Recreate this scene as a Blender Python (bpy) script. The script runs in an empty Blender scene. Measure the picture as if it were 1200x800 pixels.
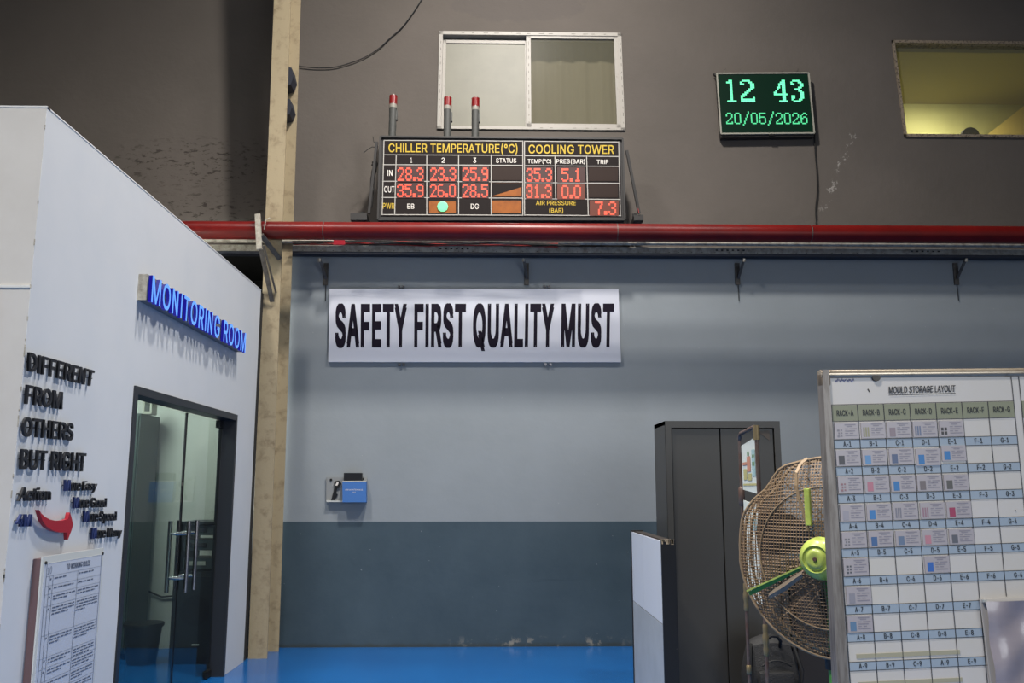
import bpy, bmesh, math, random
from mathutils import Vector, Matrix
from mathutils.geometry import tessellate_polygon
random.seed(7)
S = bpy.context.scene
COL = S.collection
PI = math.pi

# ---------------------------------------------------------------- camera
F = 1041.0; PITCH = math.radians(9.4); YAW = math.radians(1.2); CAMH = 1.5
cam_d = bpy.data.cameras.new('camera')
cam_d.sensor_width = 36.0; cam_d.lens = F / 1200 * 36.0
cam = bpy.data.objects.new('camera', cam_d); COL.objects.link(cam)
cam.location = (0, 0, CAMH); cam.rotation_euler = (math.radians(90) + PITCH, 0, -YAW)
cam_d.clip_start = 0.05
S.camera = cam

# ---------------------------------------------------------------- view, world, lights
S.view_settings.view_transform = 'Standard'
S.view_settings.look = 'None'
S.view_settings.gamma = 1.0
S.view_settings.exposure = 0.0
S.cycles.max_bounces = 7
S.cycles.use_denoising = True
W = bpy.data.worlds.new('hall_ambience'); S.world = W; W.use_nodes = True
W.node_tree.nodes['Background'].inputs[0].default_value = (0.85, 0.91, 1.0, 1)
W.node_tree.nodes['Background'].inputs[1].default_value = 0.15

def area(name, loc, target, sx, sy, power, color, spread=180):
    l = bpy.data.lights.new(name, 'AREA'); l.shape = 'RECTANGLE'; l.size = sx; l.size_y = sy
    l.energy = power; l.color = color; l.spread = math.radians(spread)
    o = bpy.data.objects.new(name, l); COL.objects.link(o); o.location = loc
    o.rotation_euler = (Vector(target) - Vector(loc)).to_track_quat('-Z', 'Y').to_euler()
    return o
area('high_bay_lamp', (0.4, 5.5, 9.3), (0.3, 8.0, 2.5), 0.4, 0.4, 345, (1.0, 0.95, 0.89), 130)
area('high_bay_lamp', (-3.4, 4.2, 9.5), (0.8, 5.0, 0.5), 0.7, 0.7, 190, (1.0, 0.96, 0.91), 84)
area('high_bay_lamp', (3.4, 4.2, 9.5), (-2.2, 5.2, 1.5), 0.7, 0.7, 120, (1.0, 0.97, 0.93), 80)  # lamp added on the right to brighten the room's white wall
area('high_bay_lamp', (-1.8, -0.2, 9.0), (-1.8, 1.9, 1.0), 0.8, 0.8, 205, (1.0, 0.96, 0.91), 72)
area('rear_fill_light', (4.5, -6.0, 3.0), (-0.5, 8.0, 1.2), 5.0, 3.5, 110, (0.90, 0.95, 1.0), 110)  # added soft cool fill from behind the camera, no doorway modelled
area('monitoring_room_lamp', (-3.4, 7.3, 3.15), (-3.3, 8.9, 1.2), 0.6, 1.0, 80, (0.94, 1.0, 0.95))
area('office_lamp', (5.4, 9.9, 6.0), (5.4, 10.4, 5.2), 0.5, 0.3, 22, (1.0, 0.92, 0.68))

# ---------------------------------------------------------------- survey helpers (real planes in the world)
_f = Vector((math.sin(YAW) * math.cos(PITCH), math.cos(YAW) * math.cos(PITCH), math.sin(PITCH)))
_r = Vector((math.cos(YAW), -math.sin(YAW), 0)); _u = _r.cross(_f)
CAMP = Vector((0, 0, CAMH))
def ray(x, y): return _f + _r * ((x - 600) / F) + _u * ((400 - y) / F)

class Frame:
    """A placed plane: local x along it, local y into it, local z up it."""
    def __init__(s, loc, rz=0.0, rx=0.0, ry=0.0):
        s.m = Matrix.Translation(loc) @ Matrix.Rotation(rz, 4, 'Z') @ Matrix.Rotation(rx, 4, 'X') @ Matrix.Rotation(ry, 4, 'Y')
        s.i = s.m.inverted()
    def at(s, px, py, y=0.0):
        o = s.i @ CAMP; d = s.i.to_3x3() @ ray(px, py)
        t = (y - o.y) / d.y; p = o + d * t
        return (p.x, p.z)
WORLD = Frame((0, 0, 0))
LX = -2.186; BY = 8.904
LEFT = Frame((LX, 0, 0), rz=PI / 2)            # monitoring room wall: local x = world Y
BACK = Frame((0, BY, 0))
UPPER = Frame((0, BY, 3.95), rx=math.radians(-6))
CHILL = Frame((0, 8.52, 4.30), rx=math.radians(-3.5))
BOARD = Frame((1.056, 2.85, 0), rz=math.radians(2.7), ry=math.radians(-0.8))
FAN = Frame((1.335, 3.52, 1.241), rz=math.radians(-41))

# ---------------------------------------------------------------- materials
def lin(c):
    return tuple(((v / 255) / 12.92 if v <= 10 else (((v / 255) + 0.055) / 1.055) ** 2.4) for v in c) + (1.0,)
def mat(name, c, rough=0.6, metal=0.0, c2=None, scale=4.0, amt=0.5, bump=0.0, bscale=60.0, contrast=(0.4, 0.65), emit=None, estr=0.0, coat=0.0, stretch=None, spec=0.5):
    m = bpy.data.materials.new(name); m.use_nodes = True
    nt = m.node_tree; N = nt.nodes; L = nt.links; b = N['Principled BSDF']
    b.inputs['Base Color'].default_value = lin(c); b.inputs['Roughness'].default_value = rough
    b.inputs['Metallic'].default_value = metal; b.inputs['Specular IOR Level'].default_value = spec
    if coat: b.inputs['Coat Weight'].default_value = coat
    if emit:
        b.inputs['Emission Color'].default_value = lin(emit); b.inputs['Emission Strength'].default_value = estr
    if c2 or bump:
        tc = N.new('ShaderNodeTexCoord'); src = tc.outputs['Object']
        if stretch:
            mp = N.new('ShaderNodeMapping'); mp.inputs['Scale'].default_value = stretch
            L.new(src, mp.inputs[0]); src = mp.outputs[0]
    if c2:
        n = N.new('ShaderNodeTexNoise'); n.inputs['Scale'].default_value = scale; n.inputs['Detail'].default_value = 6; n.inputs['Roughness'].default_value = .65
        L.new(src, n.inputs[0])
        r = N.new('ShaderNodeMapRange'); r.inputs[1].default_value = contrast[0]; r.inputs[2].default_value = contrast[1]; r.inputs[4].default_value = amt
        L.new(n.outputs[0], r.inputs[0])
        x = N.new('ShaderNodeMix'); x.data_type = 'RGBA'; x.inputs[6].default_value = lin(c); x.inputs[7].default_value = lin(c2)
        L.new(r.outputs[0], x.inputs[0]); L.new(x.outputs[2], b.inputs['Base Color'])
    if bump:
        n = N.new('ShaderNodeTexNoise'); n.inputs['Scale'].default_value = bscale; n.inputs['Detail'].default_value = 4
        L.new(src, n.inputs[0])
        bp = N.new('ShaderNodeBump'); bp.inputs['Strength'].default_value = bump; bp.inputs['Distance'].default_value = 0.01
        L.new(n.outputs[0], bp.inputs['Height']); L.new(bp.outputs[0], b.inputs['Normal'])
    return m
def glass(name, tint, refl=1.0, rough=0.0, film=0.0, filmc=(200, 200, 190)):
    m = bpy.data.materials.new(name); m.use_nodes = True
    nt = m.node_tree; N = nt.nodes; L = nt.links; N.remove(N['Principled BSDF']); out = N['Material Output']
    t = N.new('ShaderNodeBsdfTransparent'); t.inputs[0].default_value = tint + (1,)
    g = N.new('ShaderNodeBsdfGlossy'); g.inputs['Roughness'].default_value = rough; g.inputs[0].default_value = (refl, refl, refl, 1)
    fr = N.new('ShaderNodeFresnel'); fr.inputs[0].default_value = 1.5
    ge = N.new('ShaderNodeNewGeometry'); iv = N.new('ShaderNodeMath'); iv.operation = 'SUBTRACT'; iv.inputs[0].default_value = 1.0; L.new(ge.outputs['Backfacing'], iv.inputs[1])
    mu = N.new('ShaderNodeMath'); mu.operation = 'MULTIPLY'; L.new(fr.outputs[0], mu.inputs[0]); L.new(iv.outputs[0], mu.inputs[1])
    x = N.new('ShaderNodeMixShader'); L.new(mu.outputs[0], x.inputs[0]); L.new(t.outputs[0], x.inputs[1]); L.new(g.outputs[0], x.inputs[2])
    last = x
    if film:
        d = N.new('ShaderNodeBsdfDiffuse'); d.inputs[0].default_value = lin(filmc)
        y = N.new('ShaderNodeMixShader'); y.inputs[0].default_value = film
        L.new(x.outputs[0], y.inputs[1]); L.new(d.outputs[0], y.inputs[2]); last = y
    L.new(last.outputs[0], out.inputs[0])
    return m
def emis(name, c, s):
    return mat(name, (10, 8, 8), 0.5, emit=c, estr=s)

class NT:
    def __init__(s, m): s.nt = m.node_tree; s.N = s.nt.nodes; s.L = s.nt.links; s.b = s.N['Principled BSDF']
    def noise(s, src, scale, detail=6, rough=.6, dist=0):
        n = s.N.new('ShaderNodeTexNoise'); n.inputs['Scale'].default_value = scale; n.inputs['Detail'].default_value = detail
        n.inputs['Roughness'].default_value = rough; n.inputs['Distortion'].default_value = dist
        s.L.new(src, n.inputs[0]); return n.outputs[0]
    def ramp(s, v, a, b, lo=0.0, hi=1.0):
        r = s.N.new('ShaderNodeMapRange'); r.inputs[1].default_value = a; r.inputs[2].default_value = b
        r.inputs[3].default_value = lo; r.inputs[4].default_value = hi; s.L.new(v, r.inputs[0]); return r.outputs[0]
    def math(s, op, a, b):
        n = s.N.new('ShaderNodeMath'); n.operation = op
        for i, v in enumerate((a, b)):
            if isinstance(v, (int, float)): n.inputs[i].default_value = v
            else: s.L.new(v, n.inputs[i])
        return n.outputs[0]
    def mix(s, f, a, b):
        x = s.N.new('ShaderNodeMix'); x.data_type = 'RGBA'
        for i, v in ((0, f), (6, a), (7, b)):
            if isinstance(v, (int, float)): x.inputs[i].default_value = v
            elif isinstance(v, tuple): x.inputs[i].default_value = lin(v)
            else: s.L.new(v, x.inputs[i])
        return x.outputs[2]
    def blob(s, P, c, r, soft=0.5):
        """1 inside an ellipse centred c with radii r (object x, z), falling to 0 outside."""
        sx = s.math('DIVIDE', s.math('SUBTRACT', P[0], c[0]), r[0]); sz = s.math('DIVIDE', s.math('SUBTRACT', P[2], c[1]), r[1])
        d = s.math('ADD', s.math('MULTIPLY', sx, sx), s.math('MULTIPLY', sz, sz))
        return s.ramp(d, 1.0 + soft, 1.0 - soft)

def lower_wall_material():
    m = mat('two_tone_wall_paint', (150, 152, 160), 0.55); t = NT(m)
    tc = t.N.new('ShaderNodeTexCoord'); sp = t.N.new('ShaderNodeSeparateXYZ'); o = tc.outputs['Object']; t.L.new(o, sp.inputs[0]); P = sp.outputs
    up = t.mix(t.ramp(t.noise(o, 1.3), .3, .7), (131, 137, 140), (138, 144, 148))
    lo = t.mix(t.ramp(t.noise(o, 2.2), .35, .7), (60, 74, 82), (68, 82, 90))
    mp = t.N.new('ShaderNodeMapping'); mp.inputs['Scale'].default_value = (0.7, 1, 14); t.L.new(o, mp.inputs[0])
    scuff = t.ramp(t.noise(mp.outputs[0], 1.0, 5, .6), .62, .74, 0, .45)
    lo = t.mix(scuff, lo, (48, 60, 68))
    n2 = t.noise(o, 9, 5, .7)
    peel = t.math('MULTIPLY', t.ramp(n2, .55, .6), t.math('MULTIPLY', t.ramp(P[2], .11, .03), t.blob(P, (0.45, .02), (0.75, .3))))
    lo = t.mix(peel, lo, (138, 134, 124))
    base = t.ramp(t.math('ADD', P[2], t.math('MULTIPLY', n2, .06)), .075, .04, 0, .75)
    lo = t.mix(base, lo, (58, 60, 54))
    line = t.math('GREATER_THAN', P[2], 1.181)
    c = t.mix(line, lo, up)
    fleck = t.math('GREATER_THAN', t.noise(o, 38, 1, .5), .80)
    c = t.mix(t.math('MULTIPLY', fleck, .6), c, (185, 185, 185))
    t.L.new(c, t.b.inputs['Base Color'])
    bp = t.N.new('ShaderNodeBump'); bp.inputs['Strength'].default_value = .12; bp.inputs['Distance'].default_value = .02
    t.L.new(t.noise(o, 7, 4), bp.inputs['Height']); t.L.new(bp.outputs[0], t.b.inputs['Normal'])
    t.L.new(t.ramp(P[2], 1.18, 1.182, .38, .55), t.b.inputs['Roughness'])
    return m
def upper_wall_material():
    m = mat('bare_plaster_wall', (118, 110, 104), 0.85); t = NT(m)
    tc = t.N.new('ShaderNodeTexCoord'); sp = t.N.new('ShaderNodeSeparateXYZ'); o = tc.outputs['Object']; t.L.new(o, sp.inputs[0]); P = sp.outputs
    c = t.mix(t.ramp(t.noise(o, .8, 5), .3, .7), (84, 78, 72), (93, 86, 80))
    # damp speckling left of the column and small marks
    mp = t.N.new('ShaderNodeMapping'); mp.inputs['Scale'].default_value = (1.0, 1, 2.6); mp.inputs['Rotation'].default_value = (0, .4, 0); t.L.new(o, mp.inputs[0])
    sp1 = t.ramp(t.noise(mp.outputs[0], 9, 5, .7), .54, .60)
    zone = t.math('MAXIMUM', t.blob(P, (-3.15, .95), (.9, .26), .7), t.blob(P, (-3.05, .35), (.75, .26), .7))
    c = t.mix(t.math('MULTIPLY', t.math('MULTIPLY', sp1, zone), .9), c, (46, 38, 33))
    sp2 = t.ramp(t.noise(o, 6, 6, .75), .62, .70, 0, .5)
    c = t.mix(sp2, c, (84, 76, 70))
    st = t.ramp(t.math('ADD', t.blob(P, (.25, 2.95), (.75, .26), .9), t.math('MULTIPLY', t.noise(o, 5, 4), .9)), .90, 1.02, 0, .6)
    c = t.mix(st, c, (84, 78, 74))
    # pale scratches right of the clock
    u = t.math('ADD', t.math('SUBTRACT', P[0], 3.7), t.math('MULTIPLY', t.math('SUBTRACT', P[2], .95), -.45))
    u = t.math('ADD', u, t.math('MULTIPLY', t.noise(o, 6, 6, .8), .5))
    scr = t.math('MULTIPLY', t.ramp(t.math('ABSOLUTE', t.math('SUBTRACT', u, .25), 0), .022, .006), t.blob(P, (3.75, .85), (.45, .5), .4))
    scr = t.math('MULTIPLY', scr, t.ramp(t.noise(o, 14, 3), .5, .58))
    c = t.mix(t.math('MULTIPLY', scr, .6), c, (178, 174, 168))
    t.L.new(c, t.b.inputs['Base Color'])
    bp = t.N.new('ShaderNodeBump'); bp.inputs['Strength'].default_value = .25; bp.inputs['Distance'].default_value = .02
    t.L.new(t.noise(o, 12, 6), bp.inputs['Height']); t.L.new(bp.outputs[0], t.b.inputs['Normal'])
    return m
M = {}
M['lower'] = lower_wall_material()
M['upper'] = upper_wall_material()
M['floor'] = mat('blue_epoxy_floor', (17, 84, 146), 0.2, c2=(14, 74, 134), scale=1.5, amt=.6, bump=.04, bscale=8)
M['white_wall'] = mat('white_painted_board', (190, 193, 197), 0.5, c2=(182, 187, 193), scale=2.0, amt=.6, bump=.03, bscale=5)
M['cream_wall'] = mat('off_white_painted_board', (196, 193, 187), 0.55, c2=(186, 182, 175), scale=3.0, amt=.6, bump=.05, bscale=6)
M['trimw'] = mat('white_edge_trim', (206, 206, 202), 0.5, c2=(130, 125, 115), scale=30, amt=.6, contrast=(.6, .7))
M['brown'] = mat('brown_laminate', (128, 74, 46), 0.5)
M['dark'] = mat('void_shade_black', (18, 16, 15), 0.9)  # flat black standing for the shade in openings and gaps
M['ceil'] = mat('grey_roof_sheet', (70, 68, 66), 0.9)
M['steel_cream'] = mat('cream_painted_steel', (156, 142, 114), 0.55, c2=(116, 100, 76), scale=10, amt=.8, contrast=(.5, .72), bump=.15, bscale=40)
M['red_pipe'] = mat('red_gloss_paint', (104, 17, 15), 0.36, spec=.28, c2=(80, 15, 14), scale=3, amt=.7)
M['rust_grey'] = mat('weathered_grey_steel', (92, 88, 82), 0.6, .3, c2=(60, 52, 46), scale=14, amt=.8)
M['grey_tray'] = mat('dusty_grey_tray', (172, 167, 154), 0.6, c2=(112, 104, 92), scale=18, amt=.8)
M['navy'] = mat('navy_steel_and_tray_shade', (34, 38, 50), 0.6)  # also carries the shade under the tray as colour
M['darkmetal'] = mat('dark_frame_paint', (40, 38, 37), 0.5)
M['black'] = mat('black_plastic', (14, 14, 15), 0.45)
M['cable'] = mat('black_cable', (20, 19, 18), 0.6)
M['redcable'] = mat('red_cable', (150, 34, 28), 0.5)
M['alu'] = mat('chalky_white_aluminium', (152, 147, 139), 0.5, c2=(92, 84, 76), scale=45, amt=.55, contrast=(.6, .7))
M['alu_dirty'] = mat('speckled_aluminium', (150, 136, 118), 0.55, .2, c2=(58, 48, 40), scale=42, amt=.85, contrast=(.5, .6))
M['doorframe'] = mat('charcoal_aluminium', (33, 36, 41), 0.45)
M['chrome'] = mat('brushed_stainless', (150, 148, 150), 0.22, 1.0)
M['chrome_b'] = mat('bright_stainless', (215, 218, 222), 0.15, 1.0)
M['door_glass'] = glass('green_tinted_glass', (0.74, 0.82, 0.79), .8)
M['pane'] = glass('dusty_window_glass', (0.9, 0.9, 0.86), .04, .3, .10, (176, 172, 150))
M['film'] = mat('milky_cream_film', (114, 112, 97), 0.5, c2=(104, 102, 88), scale=2.5, amt=.7)
M['curtain'] = mat('grey_brown_curtain', (104, 97, 84), 0.8)
M['sign'] = mat('white_sign_sheet', (197, 199, 208), 0.55)
M['ink'] = mat('dark_violet_ink', (20, 13, 28), 0.6, spec=.15)
M['panel_dark'] = mat('dark_brown_panel', (30, 24, 23), 0.7, spec=.15)
M['line_grey'] = mat('pale_grey_line', (168, 164, 158), 0.5)
M['yellow'] = mat('yellow_print', (186, 156, 28), 0.6)
M['white_print'] = mat('white_print', (214, 208, 200), 0.5)
M['orange'] = mat('amber_filter', (150, 86, 34), 0.35, c2=(120, 66, 28), scale=12, amt=.7)
M['led_red'] = emis('red_led', (255, 84, 58), 1.9)
M['led_cell'] = emis('dim_red_led_field', (120, 26, 16), .3)
M['led_orange_cell'] = emis('amber_led_field', (190, 76, 30), .34)
M['led_green'] = emis('green_indicator_light', (140, 255, 190), 1.25)
M['clock_bg'] = mat('clock_screen', (10, 24, 18), 0.3, emit=(4, 40, 24), estr=.5)
M['clock_led'] = emis('green_led', (110, 255, 186), 1.5)
M['clock_led2'] = emis('green_led_small', (90, 235, 160), 1.1)
M['clock_frame'] = mat('pale_clock_frame', (148, 146, 134), 0.5)
M['red_lens'] = mat('red_lamp_lens', (118, 6, 10), 0.3, coat=.25)
M['ivory'] = mat('ivory_plastic', (166, 162, 150), 0.5)
M['collar'] = mat('dull_white_collar', (134, 130, 120), .6)
M['greytube'] = mat('grey_tube', (66, 67, 64), 0.6, c2=(50, 50, 48), scale=30, amt=.6)
M['neon'] = emis('blue_white_letter_face', (96, 158, 255), 1.25)
M['neon_side'] = emis('violet_letter_side', (50, 44, 210), .42)
M['raceway'] = mat('grey_raceway', (104, 104, 108), 0.5)
M['letter_black'] = mat('black_letter_acrylic', (24, 25, 30), 0.45)
M['letter_blue'] = mat('navy_letter_acrylic', (30, 44, 92), 0.45)
M['arrow_red'] = mat('red_arrow_acrylic', (150, 22, 38), 0.4)
M['paper'] = mat('printed_sheet', (176, 182, 194), 0.35)
M['acrylic'] = mat('clear_acrylic_edge', (188, 190, 186), 0.25)
M['maroon'] = mat('maroon_board_edge', (96, 74, 76), 0.6)
M['textgrey'] = mat('grey_text', (84, 92, 110), 0.5)
M['linegrey2'] = mat('faint_table_line', (120, 128, 142), 0.5)
M['keyblue'] = mat('blue_card_box', (62, 108, 170), 0.5)
M['cabinet'] = mat('dark_grey_cabinet_enamel', (54, 52, 48), 0.42, c2=(49, 47, 43), scale=2, amt=.5)
M['cab_side'] = M['cabinet']
M['pwhite'] = mat('pale_blue_white_laminate', (200, 205, 213), 0.4)
M['pgrey'] = mat('grey_laminate', (164, 169, 173), 0.45, c2=(148, 153, 156), scale=5, amt=.5)
M['pblack'] = mat('black_edging', (22, 21, 22), 0.5, c2=(90, 84, 76), scale=30, amt=.5, contrast=(.68, .72))
M['chip'] = mat('chipped_core', (178, 158, 128), 0.8)
M['rustpole'] = mat('rusty_tube', (112, 100, 94), 0.45, .5, c2=(96, 58, 40), scale=12, amt=.7)
M['brass'] = mat('aged_brass_fitting', (140, 124, 92), 0.45, .6)
M['papergreen'] = mat('faded_paper', (204, 210, 202), 0.6)
M['lime'] = mat('lime_green_enamel', (178, 194, 92), 0.35, c2=(120, 136, 66), scale=9, amt=.6, coat=.2)
M['green'] = mat('green_enamel', (84, 150, 62), 0.4)
M['wire'] = mat('dusty_brown_wire', (122, 100, 76), 0.55, .2)
M['wire2'] = mat('tan_rim_wire', (144, 122, 94), 0.5, .2)
M['blade'] = mat('dusty_fan_blade', (74, 64, 54), 0.6)
M['strap'] = mat('bare_aluminium_strap', (120, 108, 94), 0.4, .1)
M['bag'] = mat('charcoal_nylon', (30, 30, 31), 0.7, bump=.4, bscale=120)
M['bag2'] = mat('black_webbing', (12, 12, 13), 0.7)
M['boardframe'] = mat('weathered_square_tube', (150, 136, 116), 0.4, .35, c2=(86, 72, 56), scale=16, amt=.8, stretch=(1, 1, .25), contrast=(.45, .65))
M['railtop'] = mat('worn_highlit_tube', (190, 176, 156), 0.25, .6, c2=(110, 90, 70), scale=12, amt=.7, contrast=(.5, .7))  # paler than the frame tube: lamp highlight put into the colour
M['boardpost'] = mat('scuffed_grey_tube', (128, 122, 116), 0.4, .35, c2=(84, 76, 68), scale=9, amt=.8, stretch=(6, 6, .6), contrast=(.45, .65))
M['sheet'] = mat('whiteboard_sheet', (208, 202, 196), 0.4, c2=(204, 198, 184), scale=3, amt=.6)
M['hdr'] = mat('olive_header_print', (140, 142, 116), 0.5)
M['lab'] = mat('pale_blue_label_print', (156, 170, 182), 0.45)
M['ink2'] = mat('black_print', (30, 34, 40), 0.5)
M['card'] = mat('laminated_card', (172, 164, 166), 0.35)
M['pocket'] = mat('crumpled_plastic_pocket', (158, 148, 152), 0.28, coat=.15, bump=.3, bscale=8)
M['tape'] = mat('yellowed_tape', (170, 164, 138), 0.5)
M['penblue'] = mat('blue_pen', (70, 80, 150), 0.5)

# ---------------------------------------------------------------- mesh building
OFF = {}; FR = {}
class MB:
    def __init__(s): s.v = []; s.f = []; s.m = []; s.mats = []
    def mi(s, m):
        if m is None: return 0
        if m not in s.mats: s.mats.append(m)
        return s.mats.index(m)
    def add(s, vs, fs, m=None):
        b = len(s.v); s.v += [tuple(v) for v in vs]; k = s.mi(m)
        for f in fs: s.f.append(tuple(b + i for i in f)); s.m.append(k)
        return s
    def box(s, x0, x1, y0, y1, z0, z1, m=None, bev=0.0):
        x0, x1 = min(x0, x1), max(x0, x1); y0, y1 = min(y0, y1), max(y0, y1); z0, z1 = min(z0, z1), max(z0, z1)
        if bev > 0:
            bm = bmesh.new(); bmesh.ops.create_cube(bm, size=1)
            for v in bm.verts: v.co = Vector(((x0 + x1) / 2 + v.co.x * (x1 - x0), (y0 + y1) / 2 + v.co.y * (y1 - y0), (z0 + z1) / 2 + v.co.z * (z1 - z0)))
            bmesh.ops.bevel(bm, geom=bm.edges[:], offset=min(bev, (x1 - x0) * .45, (y1 - y0) * .45, (z1 - z0) * .45), segments=2, affect='EDGES', profile=.6)
            bm.verts.index_update(); s.add([v.co[:] for v in bm.verts], [[v.index for v in f.verts] for f in bm.faces], m); bm.free(); return s
        return s.add([(x0, y0, z0), (x1, y0, z0), (x1, y1, z0), (x0, y1, z0), (x0, y0, z1), (x1, y0, z1), (x1, y1, z1), (x0, y1, z1)],
                     [(0, 3, 2, 1), (4, 5, 6, 7), (0, 1, 5, 4), (1, 2, 6, 5), (2, 3, 7, 6), (3, 0, 4, 7)], m)
    def prism(s, pts, y0, y1, m=None, back=True):
        """polygon pts in local x,z extruded from y0 (front) to y1 (back)"""
        n = len(pts); tri = tessellate_polygon([[Vector((x, z, 0)) for x, z in pts]])
        vs = [(x, y0, z) for x, z in pts] + [(x, y1, z) for x, z in pts]
        fs = [tuple(t) for t in tri] + ([tuple(i + n for i in t) for t in tri] if back else [])
        fs += [(i, (i + 1) % n, (i + 1) % n + n, i + n) for i in range(n)]
        return s.add(vs, fs, m)
    def quad(s, pts, y, m=None):
        return s.add([(x, y, z) for x, z in pts], [tuple(range(len(pts)))], m)
    def tube(s, pts, r, m=None, seg=8, cap=True):
        pts = [Vector(p) for p in pts]; rs = r if isinstance(r, (list, tuple)) else [r] * len(pts)
        vs = []; fs = []; up = None
        for i, p in enumerate(pts):
            t = (pts[min(i + 1, len(pts) - 1)] - pts[max(i - 1, 0)]).normalized()
            if up is None: up = Vector((0, 0, 1)) if abs(t.z) < .9 else Vector((1, 0, 0))
            a = (up - t * up.dot(t))
            a = a.normalized() if a.length > 1e-5 else t.orthogonal().normalized()
            up = a; b = t.cross(a)
            for k in range(seg):
                w = 2 * PI * k / seg; vs.append(tuple(p + (a * math.cos(w) + b * math.sin(w)) * rs[i]))
        for i in range(len(pts) - 1):
            for k in range(seg):
                k2 = (k + 1) % seg; fs.append((i * seg + k, i * seg + k2, (i + 1) * seg + k2, (i + 1) * seg + k))
        if cap: fs.append(tuple(range(seg))[::-1]); fs.append(tuple((len(pts) - 1) * seg + k for k in range(seg)))
        return s.add(vs, fs, m)
    def bar(s, p, q, w, h, m=None, up=(0, 0, 1)):
        """rectangular bar from p to q, w across, h along up"""
        p = Vector(p); q = Vector(q); t = (q - p).normalized(); u = Vector(up); u = (u - t * u.dot(t)).normalized(); c = t.cross(u)
        vs = [tuple(o + c * (a * w / 2) + u * (b * h / 2)) for o in (p, q) for a, b in ((-1, -1), (1, -1), (1, 1), (-1, 1))]
        return s.add(vs, [(0, 3, 2, 1), (4, 5, 6, 7), (0, 1, 5, 4), (1, 2, 6, 5), (2, 3, 7, 6), (3, 0, 4, 7)], m)
    def lathe(s, prof, c=(0, 0, 0), axis='z', seg=24, m=None):
        """prof: (radius, height) list about the axis through c"""
        vs = []; fs = []; n = len(prof)
        for r, h in prof:
            for k in range(seg):
                w = 2 * PI * k / seg; x, y = r * math.cos(w), r * math.sin(w)
                p = {'z': (x, y, h), 'y': (x, h, y), 'x': (h, x, y)}[axis]
                vs.append((c[0] + p[0], c[1] + p[1], c[2] + p[2]))
        for i in range(n - 1):
            for k in range(seg):
                k2 = (k + 1) % seg; fs.append((i * seg + k, i * seg + k2, (i + 1) * seg + k2, (i + 1) * seg + k))
        fs.append(tuple(range(seg))[::-1]); fs.append(tuple((n - 1) * seg + k for k in range(seg)))
        return s.add(vs, fs, m)
    def build(s, name, m=None, parent=None, smooth=False, frame=None, base=None, kind=None, label=None, recalc=True):
        me = bpy.data.meshes.new(name)
        if parent is not None: off = OFF[parent.name]
        else:
            if base is None:
                lo = [min(v[i] for v in s.v) for i in range(3)]; hi = [max(v[i] for v in s.v) for i in range(3)]
                base = ((lo[0] + hi[0]) / 2, (lo[1] + hi[1]) / 2, lo[2])
            off = Vector(base)
        me.from_pydata([tuple(Vector(v) - Vector(off)) for v in s.v], [], s.f)
        for mm in (s.mats or [m]): me.materials.append(mm)
        if s.mats: me.polygons.foreach_set('material_index', s.m)
        if recalc:
            bm = bmesh.new(); bm.from_mesh(me); bmesh.ops.recalc_face_normals(bm, faces=bm.faces); bm.to_mesh(me); bm.free()
        if smooth:
            me.polygons.foreach_set('use_smooth', [True] * len(me.polygons))
            try: me.set_sharp_from_angle(angle=math.radians(40))
            except Exception: pass
        me.update()
        o = bpy.data.objects.new(name, me); COL.objects.link(o)
        if parent is not None: o.parent = parent
        else: o.matrix_world = (frame or WORLD).m @ Matrix.Translation(off)
        OFF[o.name] = Vector(off)
        if kind: o['kind'] = kind
        if label: o['label'] = label
        return o
def thing(name, label, cat, frame=WORLD, base=(0, 0, 0), group=None):
    o = bpy.data.objects.new(name, None); COL.objects.link(o); o.empty_display_size = .1
    o.matrix_world = frame.m @ Matrix.Translation(base); OFF[o.name] = Vector(base); FR[o.name] = frame
    return tag(o, label, cat, group)
def tag(o, label, cat, group=None):
    o['label'] = label; o['category'] = cat
    if group: o['group'] = group
    return o
def struct(name, mb, m=None, frame=None, **k):
    o = mb.build(name, m, None, frame=frame, kind='structure', **k); return o

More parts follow.
